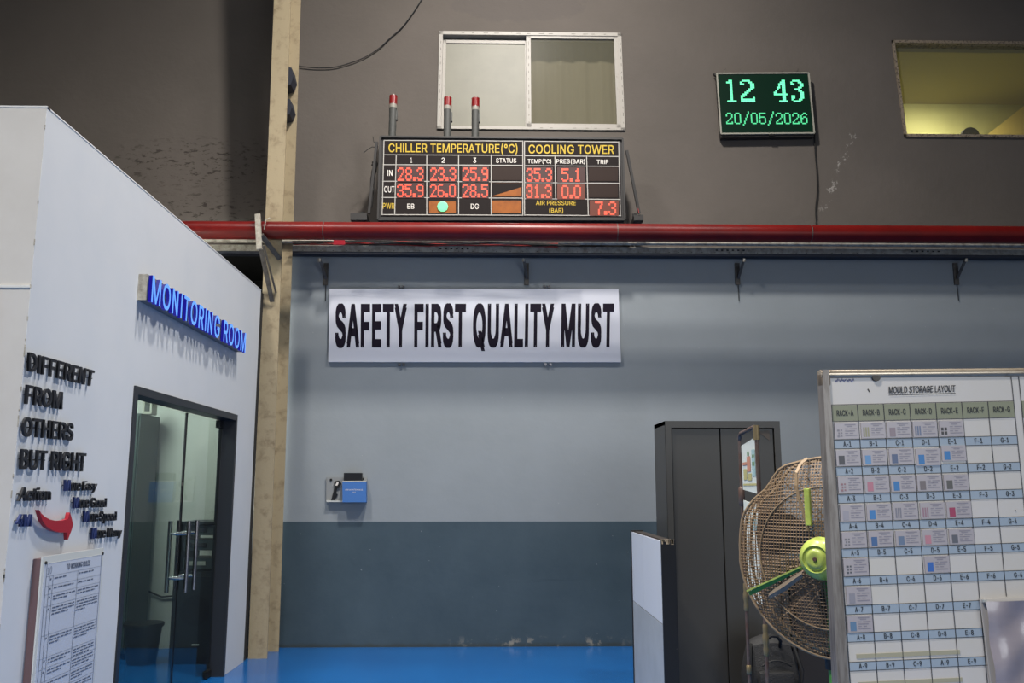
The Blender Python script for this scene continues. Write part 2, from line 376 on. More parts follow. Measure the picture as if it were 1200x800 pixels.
# ---------------------------------------------------------------- lettering
GLY={'A': '192|7,0 81,203 110,203 185,0 158,0 95,176 34,0|44,57 44,79 148,79 148,57', 'B': '182|24,0 24,203 105,203 132,196 152,177 159,145 151,122 126,105 149,96 163,77 167,48 160,27 144,10 124,3|50,23 107,23 127,29 142,49 137,74 126,85 109,91 50,92|50,114 100,114 119,120 134,141 134,154 128,168 116,177 103,180 50,181', 'C': '204|107,-3 69,5 39,29 20,66 16,102 20,137 39,174 69,198 107,206 136,202 161,188 179,167 189,139 163,139 158,155 146,169 115,182 79,176 54,152 43,121 43,82 54,51 74,31 100,22 126,24 151,40 163,64 189,64 179,36 161,15 136,2', 'D': '201|88,0 38,0 38,23 104,24 120,29 139,41 157,75 160,102 157,129 144,157 128,171 97,180 37,181 37,203 102,203 132,196 163,173 181,137 183,78 168,39 149,18 131,8|50,203 50,0 24,0 24,203', 'E': '167|24,0 24,203 149,203 149,181 50,181 50,114 142,114 142,91 50,91 50,23 150,23 150,0', 'F': '164|24,0 24,203 148,203 148,181 50,181 50,111 138,111 138,88 50,88 50,0', 'G': '208|107,-3 68,5 38,29 20,66 16,102 20,137 38,174 68,198 106,206 136,201 161,188 180,167 190,139 163,139 148,166 126,179 99,182 73,173 54,152 43,121 45,73 58,45 74,31 93,23 114,21 132,26 147,35 158,49 166,81 174,80 113,80 113,102 191,102 189,61 176,29 143,4', 'H': '207|24,0 24,203 50,203 50,116 157,116 157,203 183,203 183,0 157,0 157,93 50,93 50,0', 'I': '120|12,0 12,23 47,23 47,181 12,181 12,203 108,203 108,181 73,181 73,23 108,23 108,0', 'J': '159|74,-3 45,3 24,20 16,37 13,69 39,69 42,39 57,23 80,20 99,30 108,51 109,203 135,203 132,37 124,20 111,7 94,0', 'K': '187|42,58 42,86 145,203 179,203|24,0 24,203 50,203 50,0|149,0 75,104 91,124 179,0', 'L': '157|24,0 24,203 50,203 50,23 144,23 144,0', 'M': '251|24,0 24,203 61,203 126,28 191,203 227,203 227,0 202,0 202,160 137,0 114,0 49,160 49,0', 'N': '209|24,0 24,203 52,203 142,50 142,203 167,203 167,0 140,0 50,155 50,0', 'O': '213|107,-3 69,5 39,29 20,66 16,102 20,137 39,174 69,198 107,206 145,198 175,174 193,137 197,102 193,66 175,29 145,5|107,21 134,27 155,45 169,73 172,102 169,130 155,159 134,176 107,182 80,176 58,159 45,130 41,102 45,73 58,45 80,27', 'P': '178|24,0 24,203 99,203 131,196 149,180 158,160 158,126 149,104 131,87 99,76 50,76 50,0|50,98 50,181 99,181 120,174 132,160 134,140 130,118 118,104 99,98', 'Q': '213|98,64 125,64 187,-19 160,-19|107,-3 69,5 39,29 20,66 16,102 20,137 39,174 69,198 107,206 145,198 175,174 193,137 197,102 193,66 175,29 145,5|107,21 134,27 155,45 169,73 172,102 169,130 155,159 134,176 107,182 80,176 58,159 45,130 41,102 45,73 58,45 80,27', 'R': '180|24,0 24,203 103,203 133,195 149,184 159,167 163,142 158,112 144,94 112,80 50,79 50,0|50,102 50,181 99,181 119,176 133,162 138,142 131,117 115,105|92,92 121,92 171,0 141,0', 'S': '179|89,-4 65,-1 39,10 22,29 15,55 42,55 45,42 55,30 85,20 119,26 136,44 137,63 128,76 47,106 30,121 23,134 22,162 34,184 62,202 91,206 113,204 138,192 154,174 160,151 135,151 129,167 116,178 80,183 63,177 51,167 46,154 48,139 64,125 121,107 143,95 158,79 163,55 158,31 141,11 115,-1', 'T': '179|13,181 13,203 167,203 167,181 103,181 103,0 77,0 77,181', 'U': '207|104,-3 77,0 55,10 38,26 28,46 24,69 24,203 50,203 50,71 54,50 75,27 104,21 132,27 153,50 157,71 157,203 183,203 183,69 179,46 169,26 152,10 130,0', 'V': '192|7,203 34,203 98,30 162,203 189,203 111,0 84,0', 'W': '274|7,203 33,203 77,40 124,203 152,203 199,40 243,203 269,203 213,0 187,0 138,165 89,0 63,0', 'X': '190|7,0 75,104 10,203 42,203 93,124 145,203 177,203 111,104 180,0 150,0 93,84 38,0', 'Y': '189|7,203 36,203 93,110 150,203 180,203 106,85 106,0 80,0 80,85', 'Z': '175|16,0 16,20 125,181 18,181 18,203 158,203 158,183 50,22 160,22 160,0', '0': '181|91,-3 66,2 40,21 24,55 19,102 25,148 41,182 66,202 91,206 115,202 141,182 157,148 162,102 157,55 141,21 115,2|91,20 107,23 124,39 134,65 138,102 134,138 124,165 107,180 91,184 74,180 58,165 47,138 44,102 47,65 58,39 74,23', '1': '181|31,0 31,22 156,22 156,0|110,203 110,0 85,0 85,179 34,143 34,171 79,203', '2': '181|26,0 26,19 113,113 124,131 128,149 118,173 106,181 89,184 63,174 54,162 51,145 26,145 32,171 42,187 63,201 90,206 117,201 133,192 147,173 152,155 150,131 130,98 61,23 156,23 156,0', '3': '181|87,-3 59,2 37,14 22,34 17,53 44,53 53,32 78,21 106,23 126,37 131,62 121,85 100,97 63,99 63,120 115,181 28,181 28,203 149,203 149,184 85,111 85,116 109,115 140,99 156,71 154,38 144,21 129,8 110,0', '4': '181|16,42 16,63 99,203 124,203 43,65 165,65 165,42|113,0 113,127 137,127 137,0', '5': '181|88,-3 68,0 45,11 30,29 24,52 49,52 53,39 66,26 80,21 98,21 114,28 126,42 131,60 129,80 117,99 97,110 71,109 51,98 27,101 38,203 147,203 147,181 60,181 54,121 83,133 118,128 144,106 156,77 153,43 139,19 117,3', '6': '181|91,-3 63,3 42,19 28,43 26,77 43,118 101,203 129,203 58,104 68,117 84,125 108,124 126,118 141,106 151,90 155,70 154,48 147,29 130,9 112,0|91,19 104,21 118,30 128,45 131,63 121,92 108,103 91,106 73,103 60,93 50,63 53,45 63,30 77,21', '7': '181|39,0 129,181 25,181 25,203 156,203 156,179 66,0', '8': '181|91,-3 68,0 43,11 26,30 21,54 31,86 44,99 61,106 41,118 31,134 28,152 33,175 44,189 58,199 91,206 122,199 137,189 147,175 153,152 149,134 140,118 120,106 137,99 150,86 160,54 155,30 138,11 113,0|91,20 121,28 131,40 135,55 133,68 124,82 109,91 91,94 72,91 57,82 48,68 46,55 50,40 60,28|91,116 106,119 118,127 128,150 119,174 107,181 91,184 74,181 62,174 53,150 62,127 75,119', '9': '181|90,206 118,201 139,185 153,161 155,127 138,85 80,0 52,0 123,99 113,87 97,79 73,79 55,86 40,97 30,113 26,133 27,155 34,175 51,194 69,203|90,184 77,182 63,173 53,159 50,141 60,111 73,101 90,97 104,99 118,108 128,122 131,140 128,159 118,173 104,182', 'a': '156|64,-3 38,2 22,14 13,32 14,57 22,70 38,81 106,94 110,100 108,116 96,129 78,132 54,126 40,110 16,116 28,135 44,147 68,153 96,152 121,139 133,119 135,0 111,0 109,21 90,2|68,18 87,22 103,34 109,48 110,76 57,64 40,54 37,42 41,29 52,21', 'c': '158|83,-3 53,3 30,21 17,49 14,75 17,101 30,129 53,147 83,154 104,151 122,142 136,129 145,111 121,105 110,123 92,131 72,131 58,124 45,108 39,87 39,63 45,42 62,24 83,19 108,26 122,47 145,41 136,22 122,9 104,0', 'd': '170|78,-3 51,3 25,27 14,66 19,110 34,135 64,152 97,151 124,128 124,203 149,203 149,0 125,0 123,23 104,3|82,19 97,21 112,33 122,51 125,76 122,100 112,118 97,129 82,132 66,129 51,118 42,99 39,76 42,52 51,33 66,21', 'e': '162|85,-3 60,0 35,16 19,41 14,75 19,109 35,134 59,150 82,154 111,148 131,133 145,107 148,78 148,68 30,68 30,88 135,88 124,81 117,112 97,130 67,130 48,116 39,94 39,64 44,42 56,27 74,19 92,19 112,27 122,42 146,36 137,19 122,6', 'g': '170|83,-60 44,-52 20,-28 41,-16 53,-30 69,-38 90,-39 108,-33 123,-16 125,27 107,10 88,3 64,3 39,14 26,30 17,51 14,86 19,110 34,135 57,150 78,154 98,151 125,128 125,152 149,152 149,-4 146,-25 136,-41 122,-52|82,24 97,26 112,36 122,53 125,77 122,100 112,118 97,129 82,132 67,129 51,118 42,100 39,77 42,54 51,37 67,26', 'i': '67|21,0 21,152 45,152 45,0|33,177 22,182 17,193 22,205 33,209 46,205 51,193 46,182', 'm': '244|21,0 21,152 45,152 43,118 59,144 84,154 100,153 115,144 125,130 128,118 125,118 138,140 161,153 190,152 213,136 222,109 223,0 198,0 197,113 185,128 167,132 147,126 136,110 134,0 110,0 109,109 101,124 80,132 60,126 47,108 45,0', 'n': '164|45,91 45,0 21,0 21,152 45,152 45,115 41,115 51,136 72,151 103,153 126,141 136,128 142,111 143,0 118,0 118,101 109,122 90,131 64,127 51,113', 'o': '166|83,-3 53,3 30,21 17,49 14,75 17,101 30,129 53,147 83,154 113,147 136,129 149,101 152,75 147,41 131,16 106,0|83,19 99,21 115,33 125,52 128,75 125,98 115,117 99,129 83,132 67,129 51,117 42,98 39,75 42,52 51,33 67,21', 'p': '170|21,-57 21,152 45,152 45,128 62,145 76,152 99,153 119,148 140,130 153,102 156,66 148,34 125,6 99,-3 69,2 45,23 45,-57|88,19 103,21 119,33 128,52 131,76 128,99 119,118 103,129 88,132 73,129 58,118 48,100 45,76 48,51 58,33 73,21', 'r': '104|21,0 21,152 45,152 46,128 65,149 97,153 97,129 67,127 49,110 45,0', 's': '146|73,-3 50,0 32,9 19,23 14,38 38,43 50,24 73,18 94,22 106,34 106,47 99,56 39,76 25,88 19,103 21,124 33,140 57,152 81,154 113,142 130,116 107,111 94,129 65,132 47,121 46,102 59,92 100,82 118,72 129,59 132,43 128,23 114,8 92,-1', 't': '91|82,152 82,131 3,131 3,152|26,188 50,188 51,32 59,22 81,21 85,1 67,-2 47,2 33,13 28,24', 'u': '164|73,-2 41,7 25,29 21,56 21,152 45,152 47,45 59,26 80,20 103,27 117,47 118,152 143,152 143,0 119,0 119,37 123,37 120,29 108,11 92,1', 'y': '156|19,-55 25,-34 39,-36 50,-31 65,-1 7,152 34,152 82,8 73,8 122,152 149,152 75,-36 52,-56', '(': '109|36,83 42,139 59,194 71,216 94,216 68,144 60,83 68,31 94,-38 71,-38 58,-15 41,34', ')': '109|15,-38 40,23 49,83 38,153 15,216 39,216 53,185 67,139 73,101 72,58 61,9 39,-38', '°': '126|63,113 49,115 33,125 21,140 17,159 19,173 29,190 44,201 63,205 82,201 97,190 107,173 109,159 107,145 97,128 82,117|63,134 82,142 89,159 82,176 63,185 46,178 38,159 46,140', '-': '181|135,98 135,75 46,75 46,98', '.': '75|38,-2 25,4 20,16 25,29 38,35 51,29 56,16 51,4', '/': '100|94,213 28,-31 6,-31 71,213', ':': '75|38,-2 25,4 20,16 25,29 38,35 51,29 56,16 51,4|38,108 25,114 20,126 25,139 38,145 51,139 56,126 51,114', 'l': '76|56,-1 33,5 21,27 21,203 45,203 46,32 51,22 68,22 72,1', 'h': '164|45,91 45,0 21,0 21,203 45,203 45,115 41,115 51,136 72,151 103,153 127,141 136,128 142,111 143,0 118,0 118,101 109,122 90,131 64,127 51,113', 'b': '170|92,-3 66,3 47,23 45,0 21,0 21,203 45,203 45,128 72,151 106,152 136,135 151,110 156,66 144,27 119,3|88,19 103,21 119,33 128,52 131,76 128,99 119,118 103,129 88,132 73,129 58,118 48,100 45,76 48,51 58,33 73,21', 'k': '152|44,55 44,85 48,85 114,152 144,152|21,0 21,203 45,203 45,0|118,0 59,74 76,91 149,0'}

def _parse(d):
    out = {}
    for ch, s in d.items():
        p = s.split('|'); cs = [[tuple(int(a) for a in q.split(',')) for q in k.split()] for k in p[1:]]
        out[ch] = (int(p[0]), [c for c in cs if len(c) > 2])
    return out
FONTS = {}
for key, d in (('r', GLY),):
    g = _parse(d); h = max(y for c in g['E'][1] for x, y in c); b0 = min(y for c in g['E'][1] for x, y in c)
    FONTS[key] = (g, b0, h - b0)
FONTS['b'] = FONTS['r']
TRI = {}
def _inside(p, poly):
    x, y = p; r = False; n = len(poly)
    for i in range(n):
        x0, y0 = poly[i]; x1, y1 = poly[(i + 1) % n]
        if (y0 > y) != (y1 > y) and x < (x1 - x0) * (y - y0) / (y1 - y0) + x0: r = not r
    return r
def _holes(cs):
    """which contours are holes: wholly inside another one"""
    return [any(all(_inside(p, q) for p in k[::max(1, len(k) // 6)]) for q in cs if q is not k) for k in cs]
def fill(key, cs):
    """flat filled mesh of the contours (evaluated once per glyph); overlapping strokes are filled one by one"""
    if key in TRI: return TRI[key]
    H = _holes(cs); vs = []; fs = []
    for k, hole in zip(cs, H):
        if hole: continue
        ks = [k] + [q for q, h2 in zip(cs, H) if h2 and _inside(q[0], k)]
        cu = bpy.data.curves.new('g', 'CURVE'); cu.dimensions = '2D'; cu.fill_mode = 'BOTH'
        for kk in ks:
            sp = cu.splines.new('POLY'); sp.points.add(len(kk) - 1); sp.use_cyclic_u = True
            for p, (u, v) in zip(sp.points, kk): p.co = (u / 100.0, v / 100.0, 0, 1)
        ob = bpy.data.objects.new('g', cu); COL.objects.link(ob); bpy.context.view_layer.update()
        me = bpy.data.meshes.new_from_object(ob.evaluated_get(bpy.context.evaluated_depsgraph_get()))
        b_ = len(vs); vs += [(v.co.x * 100, v.co.y * 100) for v in me.vertices]; fs += [tuple(b_ + i for i in p.vertices) for p in me.polygons]
        bpy.data.objects.remove(ob); bpy.data.curves.remove(cu); bpy.data.meshes.remove(me)
    TRI[key] = (vs, fs)
    return TRI[key]
def layout(s, font='r', track=0, thick=0):
    g, b0, ch = FONTS[font]; x = 0; out = []
    for c in s:
        if c == ' ': x += 78 + track; continue
        src = g if c in g else FONTS['r'][0]
        adv, cs = src[c]; dx, dy = thick if isinstance(thick, tuple) else (thick, 0)
        if c == 'I': adv, cs = 74, [[(24, 0), (24, 203), (50, 203), (50, 0)]]
        vs, fs = fill(c, cs)
        sc = lambda y: (y - b0 + dy) / (ch + 2 * dy)
        # a heavier stroke is the letter printed several times, shifted by less than a stroke's width
        sh = [(0, 0)] + ([(a * dx, e * dy) for a in (-1, 1) for e in (-1, 1)] if dx or dy else [])
        C2 = [[(px + x + ox, sc(py + oy)) for px, py in k] for ox, oy in sh for k in cs]
        V2 = [(px + x + ox, sc(py + oy)) for ox, oy in sh for px, py in vs]; F2 = [tuple(i + n_ * len(vs) for i in f_) for n_ in range(len(sh)) for f_ in fs]
        out.append((c, C2, V2, F2, len(vs))); x += adv + track
    lo = min(p[0] for _, k, _v, _f2, _n in out for c in k for p in c); hi = max(p[0] for _, k, _v, _f2, _n in out for c in k for p in c)
    n = lambda k: [((px - lo) / (hi - lo), v) for px, v in k]
    return [(c, [n(k) for k in cs], n(vs), fs, nv) for c, cs, vs, fs, nv in out]
def bil(q, u, v):
    (tlx, tlz), (trx, trz), (brx, brz), (blx, blz) = q
    return ((tlx * (1 - u) + trx * u) * v + (blx * (1 - u) + brx * u) * (1 - v), (tlz * (1 - u) + trz * u) * v + (blz * (1 - u) + brz * u) * (1 - v))
def write(mb, s, q, y0, y1=None, m=None, font='r', ms=None, track=0, split=False, thick=0):
    """letters of s fitted to quad q (tl, tr, br, bl in local x,z) with their faces at y0 and, if given, sides back to y1"""
    res = []
    for c, cs, vs, fs, nv in layout(s, font, track, thick):
        b = MB() if split else mb
        P = [bil(q, u, v) for u, v in vs]
        b.add([(x, y0 - .00012 * (i // nv), z) for i, (x, z) in enumerate(P)], fs, m)
        if y1 is not None:
            for k in cs:
                n = len(k); pl = [bil(q, u, v) for u, v in k]
                b.add([(x, y0, z) for x, z in pl] + [(x, y1, z) for x, z in pl], [(i, (i + 1) % n, (i + 1) % n + n, i + n) for i in range(n)], ms or m)
        if split: res.append((c, b))
    return res
def quadpx(fr, tl, tr, br, bl, y=0.0): return [fr.at(*p, y) for p in (tl, tr, br, bl)]
def rectpx(fr, x0, y0, x1, y1, y=0.0): return quadpx(fr, (x0, y0), (x1, y0), (x1, y1), (x0, y1), y)
# ================================================================ THE SETTING
def wall_with_holes(xs, zs, skip, y0, y1, mb=None):
    """a slab split on xs/zs, with cells in skip left open; only real outer and reveal faces are made"""
    b = mb or MB(); nx, nz = len(xs) - 1, len(zs) - 1
    solid = lambda i, j: 0 <= i < nx and 0 <= j < nz and (i, j) not in skip
    for i in range(nx):
        for j in range(nz):
            if not solid(i, j): continue
            x0, x1, z0, z1 = xs[i], xs[i + 1], zs[j], zs[j + 1]
            b.quad([(x0, z0), (x1, z0), (x1, z1), (x0, z1)], y0); b.quad([(x0, z0), (x0, z1), (x1, z1), (x1, z0)], y1)
            if not solid(i - 1, j): b.add([(x0, y0, z0), (x0, y1, z0), (x0, y1, z1), (x0, y0, z1)], [(0, 3, 2, 1)])
            if not solid(i + 1, j): b.add([(x1, y0, z0), (x1, y1, z0), (x1, y1, z1), (x1, y0, z1)], [(0, 1, 2, 3)])
            if not solid(i, j - 1): b.add([(x0, y0, z0), (x1, y0, z0), (x1, y1, z0), (x0, y1, z0)], [(0, 1, 2, 3)])
            if not solid(i, j + 1): b.add([(x0, y0, z1), (x1, y0, z1), (x1, y1, z1), (x0, y1, z1)], [(0, 3, 2, 1)])
    return b
struct('floor', MB().box(-9, 11, -9, 13, -.12, 0), M['floor'], base=(0, 0, -.12))
struct('ceiling', MB().box(-9, 11, -9, 9.9, 10.0, 10.1), M['ceil'], base=(0, 0, 10.0))
# lower back wall (with the black opening above the monitoring room left of the column)
xs = [-7.0, -2.3, 11.0]; zs = [0, 3.30, 3.92, 3.95]
struct('wall_back', wall_with_holes(xs, zs, {(0, 1)}, BY, BY + .18), M['lower'], base=(0, BY, 0), recalc=False)
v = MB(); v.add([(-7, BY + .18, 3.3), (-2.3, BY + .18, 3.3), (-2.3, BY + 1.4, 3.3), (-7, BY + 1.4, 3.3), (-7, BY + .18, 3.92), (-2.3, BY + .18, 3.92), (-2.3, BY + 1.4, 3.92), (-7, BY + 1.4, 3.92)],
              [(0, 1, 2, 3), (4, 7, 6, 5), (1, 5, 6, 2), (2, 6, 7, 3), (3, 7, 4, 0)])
struct('wall_recess', v, M['dark'], base=(-4.6, BY + .8, 3.3), recalc=False)  # black faces put the recess's darkness into the colour
# leaning upper back wall with two window openings
W1 = quadpx(UPPER, (515, 38), (728, 39), (732, 153), (512, 152)); W2 = quadpx(UPPER, (1046, 48), (1230, 51), (1232, 162), (1058, 161))
w1x0, w1x1, w1z0, w1z1 = (W1[0][0] + W1[3][0]) / 2, (W1[1][0] + W1[2][0]) / 2, (W1[2][1] + W1[3][1]) / 2, (W1[0][1] + W1[1][1]) / 2
w2x0, w2z0, w2z1 = (W2[0][0] + W2[3][0]) / 2, W2[3][1], W2[0][1]; w2x1 = w2x0 + 1.9
zz = sorted({0, w1z0, w1z1, w2z0, w2z1, 6.2}); xx = [-9, w1x0, w1x1, w2x0, w2x1, 11]
skip = set()
for i in range(5):
    for j in range(len(zz) - 1):
        zc = (zz[j] + zz[j + 1]) / 2
        if i == 1 and w1z0 < zc < w1z1: skip.add((i, j))
        if i == 3 and w2z0 < zc < w2z1: skip.add((i, j))
struct('wall_upper_back', wall_with_holes(xx, zz, skip, 0, .15), M['upper'], frame=UPPER, base=(0, 0, 0), recalc=False)
print('W1', w1x0, w1x1, w1z0, w1z1, 'W2', w2x0, w2x1, w2z0, w2z1)
# monitoring room: right wall (faces the hall), front wall, roof
dTL = LEFT.at(157, 450); dTR = LEFT.at(277, 487)
ds0, ds1, dz = dTL[0], dTR[0], 2.118
Y0 = 4.141; Y1 = 8.2; HT = 3.335
wr = wall_with_holes([Y0 + .003, ds0, ds1, Y1], [0, dz, HT], {(1, 0)}, 0, .12)
struct('wall_right_of_monitoring_room', wr, M['white_wall'], frame=LEFT, base=(Y0, 0, 0), recalc=False)
wf = wall_with_holes([-7.0, -2.325, LX - .001], [0, 2.44, HT], set(), Y0, Y0 + .12)
o = struct('wall_front_of_monitoring_room', wf, M['cream_wall'], base=(-4, Y0, 0), recalc=False)
MB().box(-7, LX - .002, Y0 - .006, Y0 + .001, 2.434, 2.446).build('joint_strip', M['trimw'], o)
MB().box(-7, -2.338, Y0 - .016, Y0 + .001, 1.7, 2.43).build('brown_panel', M['brown'], o)
MB().box(-7, -2.326, Y0 - .006, Y0 + .001, 1.66, 1.70).build('lower_strip', M['trimw'], o)
struct('trim_1', MB().box(-7.0, LX + .003, Y0 - .003, Y0 + .03, HT, HT + .008).box(LX - .02, LX + .003, Y0, Y1, HT, HT + .007), M['trimw'])
struct('roof_of_monitoring_room', MB().box(-7.0, LX - .13, Y0 + .13, BY - .01, HT - .05, HT - .002), M['cream_wall'])
struct('wall_far_side_of_monitoring_room', MB().box(-7.1, -7.0, Y0, BY, 0, HT), M['cream_wall'])
struct('wall_inner_of_monitoring_room', MB().box(-6.9, LX - .14, BY - .03, BY - .004, 0, HT - .06), M['cream_wall'])
# chipped corner bead
cb = MB()
for i in range(26):
    z = random.uniform(.1, 3.3); cb.box(LX - .004, LX + .001, Y0 - .001, Y0 + .003, z, z + random.uniform(.006, .04))
struct('trim_2', cb, M['grey_tray'])
# black strip standing for the shade between the room's wall and the column
struct('gap_shade', MB().box(LX - .06, LX - .012, Y1 + .002, 8.34, 0, HT), M['dark'])

# windows of the upper wall ------------------------------------------------
def window_1():
    t = thing('window_1', '', '', UPPER, ((w1x0 + w1x1) / 2, 0, w1z0)); del t['category']; t['kind'] = 'structure'; t['label'] = 'white sliding window above the temperature display'
    x0, x1, z0, z1 = w1x0, w1x1, w1z0, w1z1; f = .042
    xm = (UPPER.at(617, 95)[0] + UPPER.at(623, 95)[0]) / 2
    MB().box(x0, x1, -.02, .10, z1 - f, z1).build('top_rail', M['alu'], t)
    MB().box(x0, x1, -.02, .10, z0, z0 + f * .7).build('sill_rail', M['alu'], t)
    MB().box(x0, x0 + f, -.02, .10, z0, z1).build('jamb', M['alu'], t)
    MB().box(x1 - f, x1, -.02, .10, z0, z1).build('jamb', M['alu'], t)
    def sash(a, b, c, d, y0, y1, w):
        q = MB().box(a, a + w, y0, y1, c, d).box(b - w, b, y0, y1, c, d).box(a, b, y0, y1, c, c + w).box(a, b, y0, y1, d - w, d)
        return q.build('sash', M['alu'], t)
    s1 = sash(xm - .03, x1 - f * .8, z0 + f * .6, z1 - f * .6, -.012, .02, .05)
    MB().box(xm, x1 - f - .03, .004, .008, z0 + .06, z1 - .06).build('pane', M['pane'], s1)
    s2 = sash(x0 + f * .8, xm + .0, z0 + f * .5, z1 - f * 1.7, .035, .065, .042)
    MB().box(x0 + f + .02, xm - .02, .048, .053, z0 + .06, z1 - .1).build('frosted_pane', M['film'], s2)
    # dark dash marks of peeling protective tape on the rails
    d = MB()
    for i in range(15):
        x = x0 + .12 + i * (x1 - x0 - .2) / 15 + random.uniform(-.02, .02)
        if i % 5 == 0: continue
        d.box(x, x + random.uniform(.02, .06), -.0215, -.02, z1 - .024, z1 - .020)
        if x > xm: d.box(x, x + .03, -.0215, -.02, z0 + .016, z0 + .02)
    for i in range(12):
        z = z0 + .08 + i * (z1 - z0 - .15) / 12
        for xx_ in (x0 + .02, x1 - .016, xm - .006): d.box(xx_, xx_ + .004, -.0215, -.012, z, z + random.uniform(.01, .05))
    d.build('tape_marks', M['rust_grey'], t, kind='stuff')
    c = MB(); n = 60
    vs = []; fs = []
    for i in range(n + 1):
        x = xm - .05 + (x1 - xm + .1) * i / n; y = .22 + .009 * math.sin(i * .5) + .004 * math.sin(i * 1.3 + 1)
        vs += [(x, y, z0 - .1), (x, y, z1 + .1)]
    fs = [(2 * i, 2 * i + 2, 2 * i + 3, 2 * i + 1) for i in range(n)]
    c.add(vs, fs); c.build('curtain', M['curtain'], t, smooth=True, recalc=False)
    MB().box(x0 - .1, x1 + .1, .45, .5, z0 - .2, z1 + .2).build('blackout_panel', M['dark'], t)
window_1()
def window_2():
    t = thing('window_2', '', '', UPPER, ((w2x0 + w2x1) / 2, 0, w2z0)); del t['category']; t['kind'] = 'structure'; t['label'] = 'wide speckled aluminium window of the lit upstairs office'
    x0, x1, z0, z1 = w2x0, w2x1, w2z0, w2z1; f = .034
    for a in ((x0, x1, z1 - f, z1), (x0, x1, z0, z0 + f)): MB().box(a[0], a[1], -.02, .10, a[2], a[3]).build('rail', M['alu_dirty'], t)
    for a in ((x0, x0 + f * .8), (x1 - f, x1)): MB().box(a[0], a[1], -.02, .10, z0, z1).build('jamb', M['alu_dirty'], t)
    MB().box(x0 + f * .8, x1 - f, .03, .036, z0 + f, z1 - f).build('pane', M['pane'], t)
window_2()
# the office behind window 2: ceiling, back wall, sloping partition
M['off_ceil'] = mat('olive_ceiling_paint', (150, 140, 96), .8)
M['off_wall'] = mat('pale_green_office_wall', (196, 196, 140), .7, c2=(180, 176, 118), scale=2, amt=.6)
M['off_yel'] = mat('yellow_partition', (252, 226, 134), .7)
OY = 10.6
ozc = 1.5 + 0; 
_p = ray(1110, 122); ozc = CAMH + _p.z / _p.y * OY
struct('ceiling_of_office', MB().box(4.0, 9.5, 9.25, OY + .1, ozc, ozc + .06), M['off_ceil'])
struct('wall_back_of_office', MB().box(4.0, 9.5, OY, OY + .1, 4.5, ozc), M['off_wall'])
struct('wall_left_of_office', MB().box(4.0, 4.08, 9.25, OY, 4.5, ozc), M['off_wall'])
struct('floor_of_office', MB().box(4.0, 9.5, 9.1, OY, 4.4, 4.5), M['off_wall'])
OF = Frame((0, OY - .25, 0))
pts = [OF.at(1154, 160), OF.at(1200, 124), OF.at(1235, 96), OF.at(1235, 175), OF.at(1140, 175)]
tag(MB().prism(pts, -.03, .0).build('sloping_bulkhead', M['off_yel'], frame=OF), 'yellow sloping bulkhead seen through the lit office window', 'bulkhead')
OC = Frame((0, 9.6, 0)); c = OC.at(1136, 154.5); r = .10
pts = [(c[0] + r * math.cos(a) * 1.0, c[1] - .05 + r * .95 * math.sin(a)) for a in [PI * k / 14 for k in range(15)]]
ch = thing('office_chair', 'dark rounded chair back just above the office window sill', 'chair', OC, (c[0], 0, 4.5))
bk = MB(); bk.prism(pts + [(c[0] - r, c[1] - .5), (c[0] + r, c[1] - .5)], -.03, .03); bk.build('backrest', M['bag'], ch)
MB().tube([(c[0], 0, 4.52), (c[0], 0, c[1] - .45)], .025, M['black']).build('post', None, ch)
MB().box(c[0] - .2, c[0] + .2, -.2, .2, 4.5, 4.53).build('base', M['black'], ch)

# steel column -------------------------------------------------------------
t = thing('column', '', '', WORLD, (-2.1, 8.5, 0)); del t['category']; t['kind'] = 'structure'; t['label'] = 'cream painted steel column with flaking rusty patches'
MB().box(-2.186, -2.018, 8.345, 8.362, 0, 9.9).build('front_flange', M['steel_cream'], t)
MB().box(-2.108, -2.096, 8.362, 8.688, 0, 9.9).build('web', M['steel_cream'], t)
MB().box(-2.186, -1.995, 8.688, 8.697, 0, 9.9).build('rear_flange', M['steel_cream'], t)
t.rotation_euler = (0, -0.0072, 0)   # the column stands very slightly out of plumb
for i, (za, zb) in enumerate(((5.52, 5.72), (5.20, 5.38))):
    b = MB(); b.prism([(-2.13, za), (-2.065, za + .02), (-2.043, (za + zb) / 2), (-2.065, zb), (-2.13, zb + .02)], 8.50, 8.68)
    tag(b.build('cable_clamp', M['navy']), ('upper' if i == 0 else 'lower') + ' dark clamp fixed in the web of the cream column', 'clamp', 'clamps on the column')
# ================================================================ PIPES AND TRAY
PY = 8.235; PR = .0865
pz = (4.02 + 3.835) / 2
t = thing('fire_water_pipe', 'long red painted water pipe running across the wall in front of the column', 'pipe', WORLD, (1, PY, pz - PR))
MB().tube([(-4.6, PY, pz), (8.5, PY, pz)], PR, M['red_pipe'], 28).build('pipe', None, t, smooth=True)
for xj in (-1.62, 1.18, 3.05, 5.4): MB().tube([(xj - .004, PY, pz), (xj + .004, PY, pz)], PR + .0015, M['rust_grey'], 28).build('joint_ring', None, t, smooth=True)
gz = 3.943
tag(MB().tube([(-4.4, 8.655, gz), (8.5, 8.655, gz)], .022, M['grey_tray'], 12).build('conduit', None, smooth=True), 'thin dusty grey conduit running just below the red pipe', 'pipe')
t = thing('cable_tray', 'perforated grey cable tray shelf along the wall under the red pipe', 'cable tray', WORLD, (1, 8.8, 3.83))
MB().box(-4.4, 8.5, 8.70, 8.704, 3.853, 3.915).build('front_lip', M['grey_tray'], t)
MB().box(-4.4, 8.5, 8.704, BY - .002, 3.849, 3.855).build('bottom_plate', M['navy'], t)  # navy where the tray is grey: underside shade put into the colour
MB().box(-4.4, 8.5, 8.706, 8.745, 3.830, 3.849).build('bottom_angle', M['navy'], t)
d = MB()
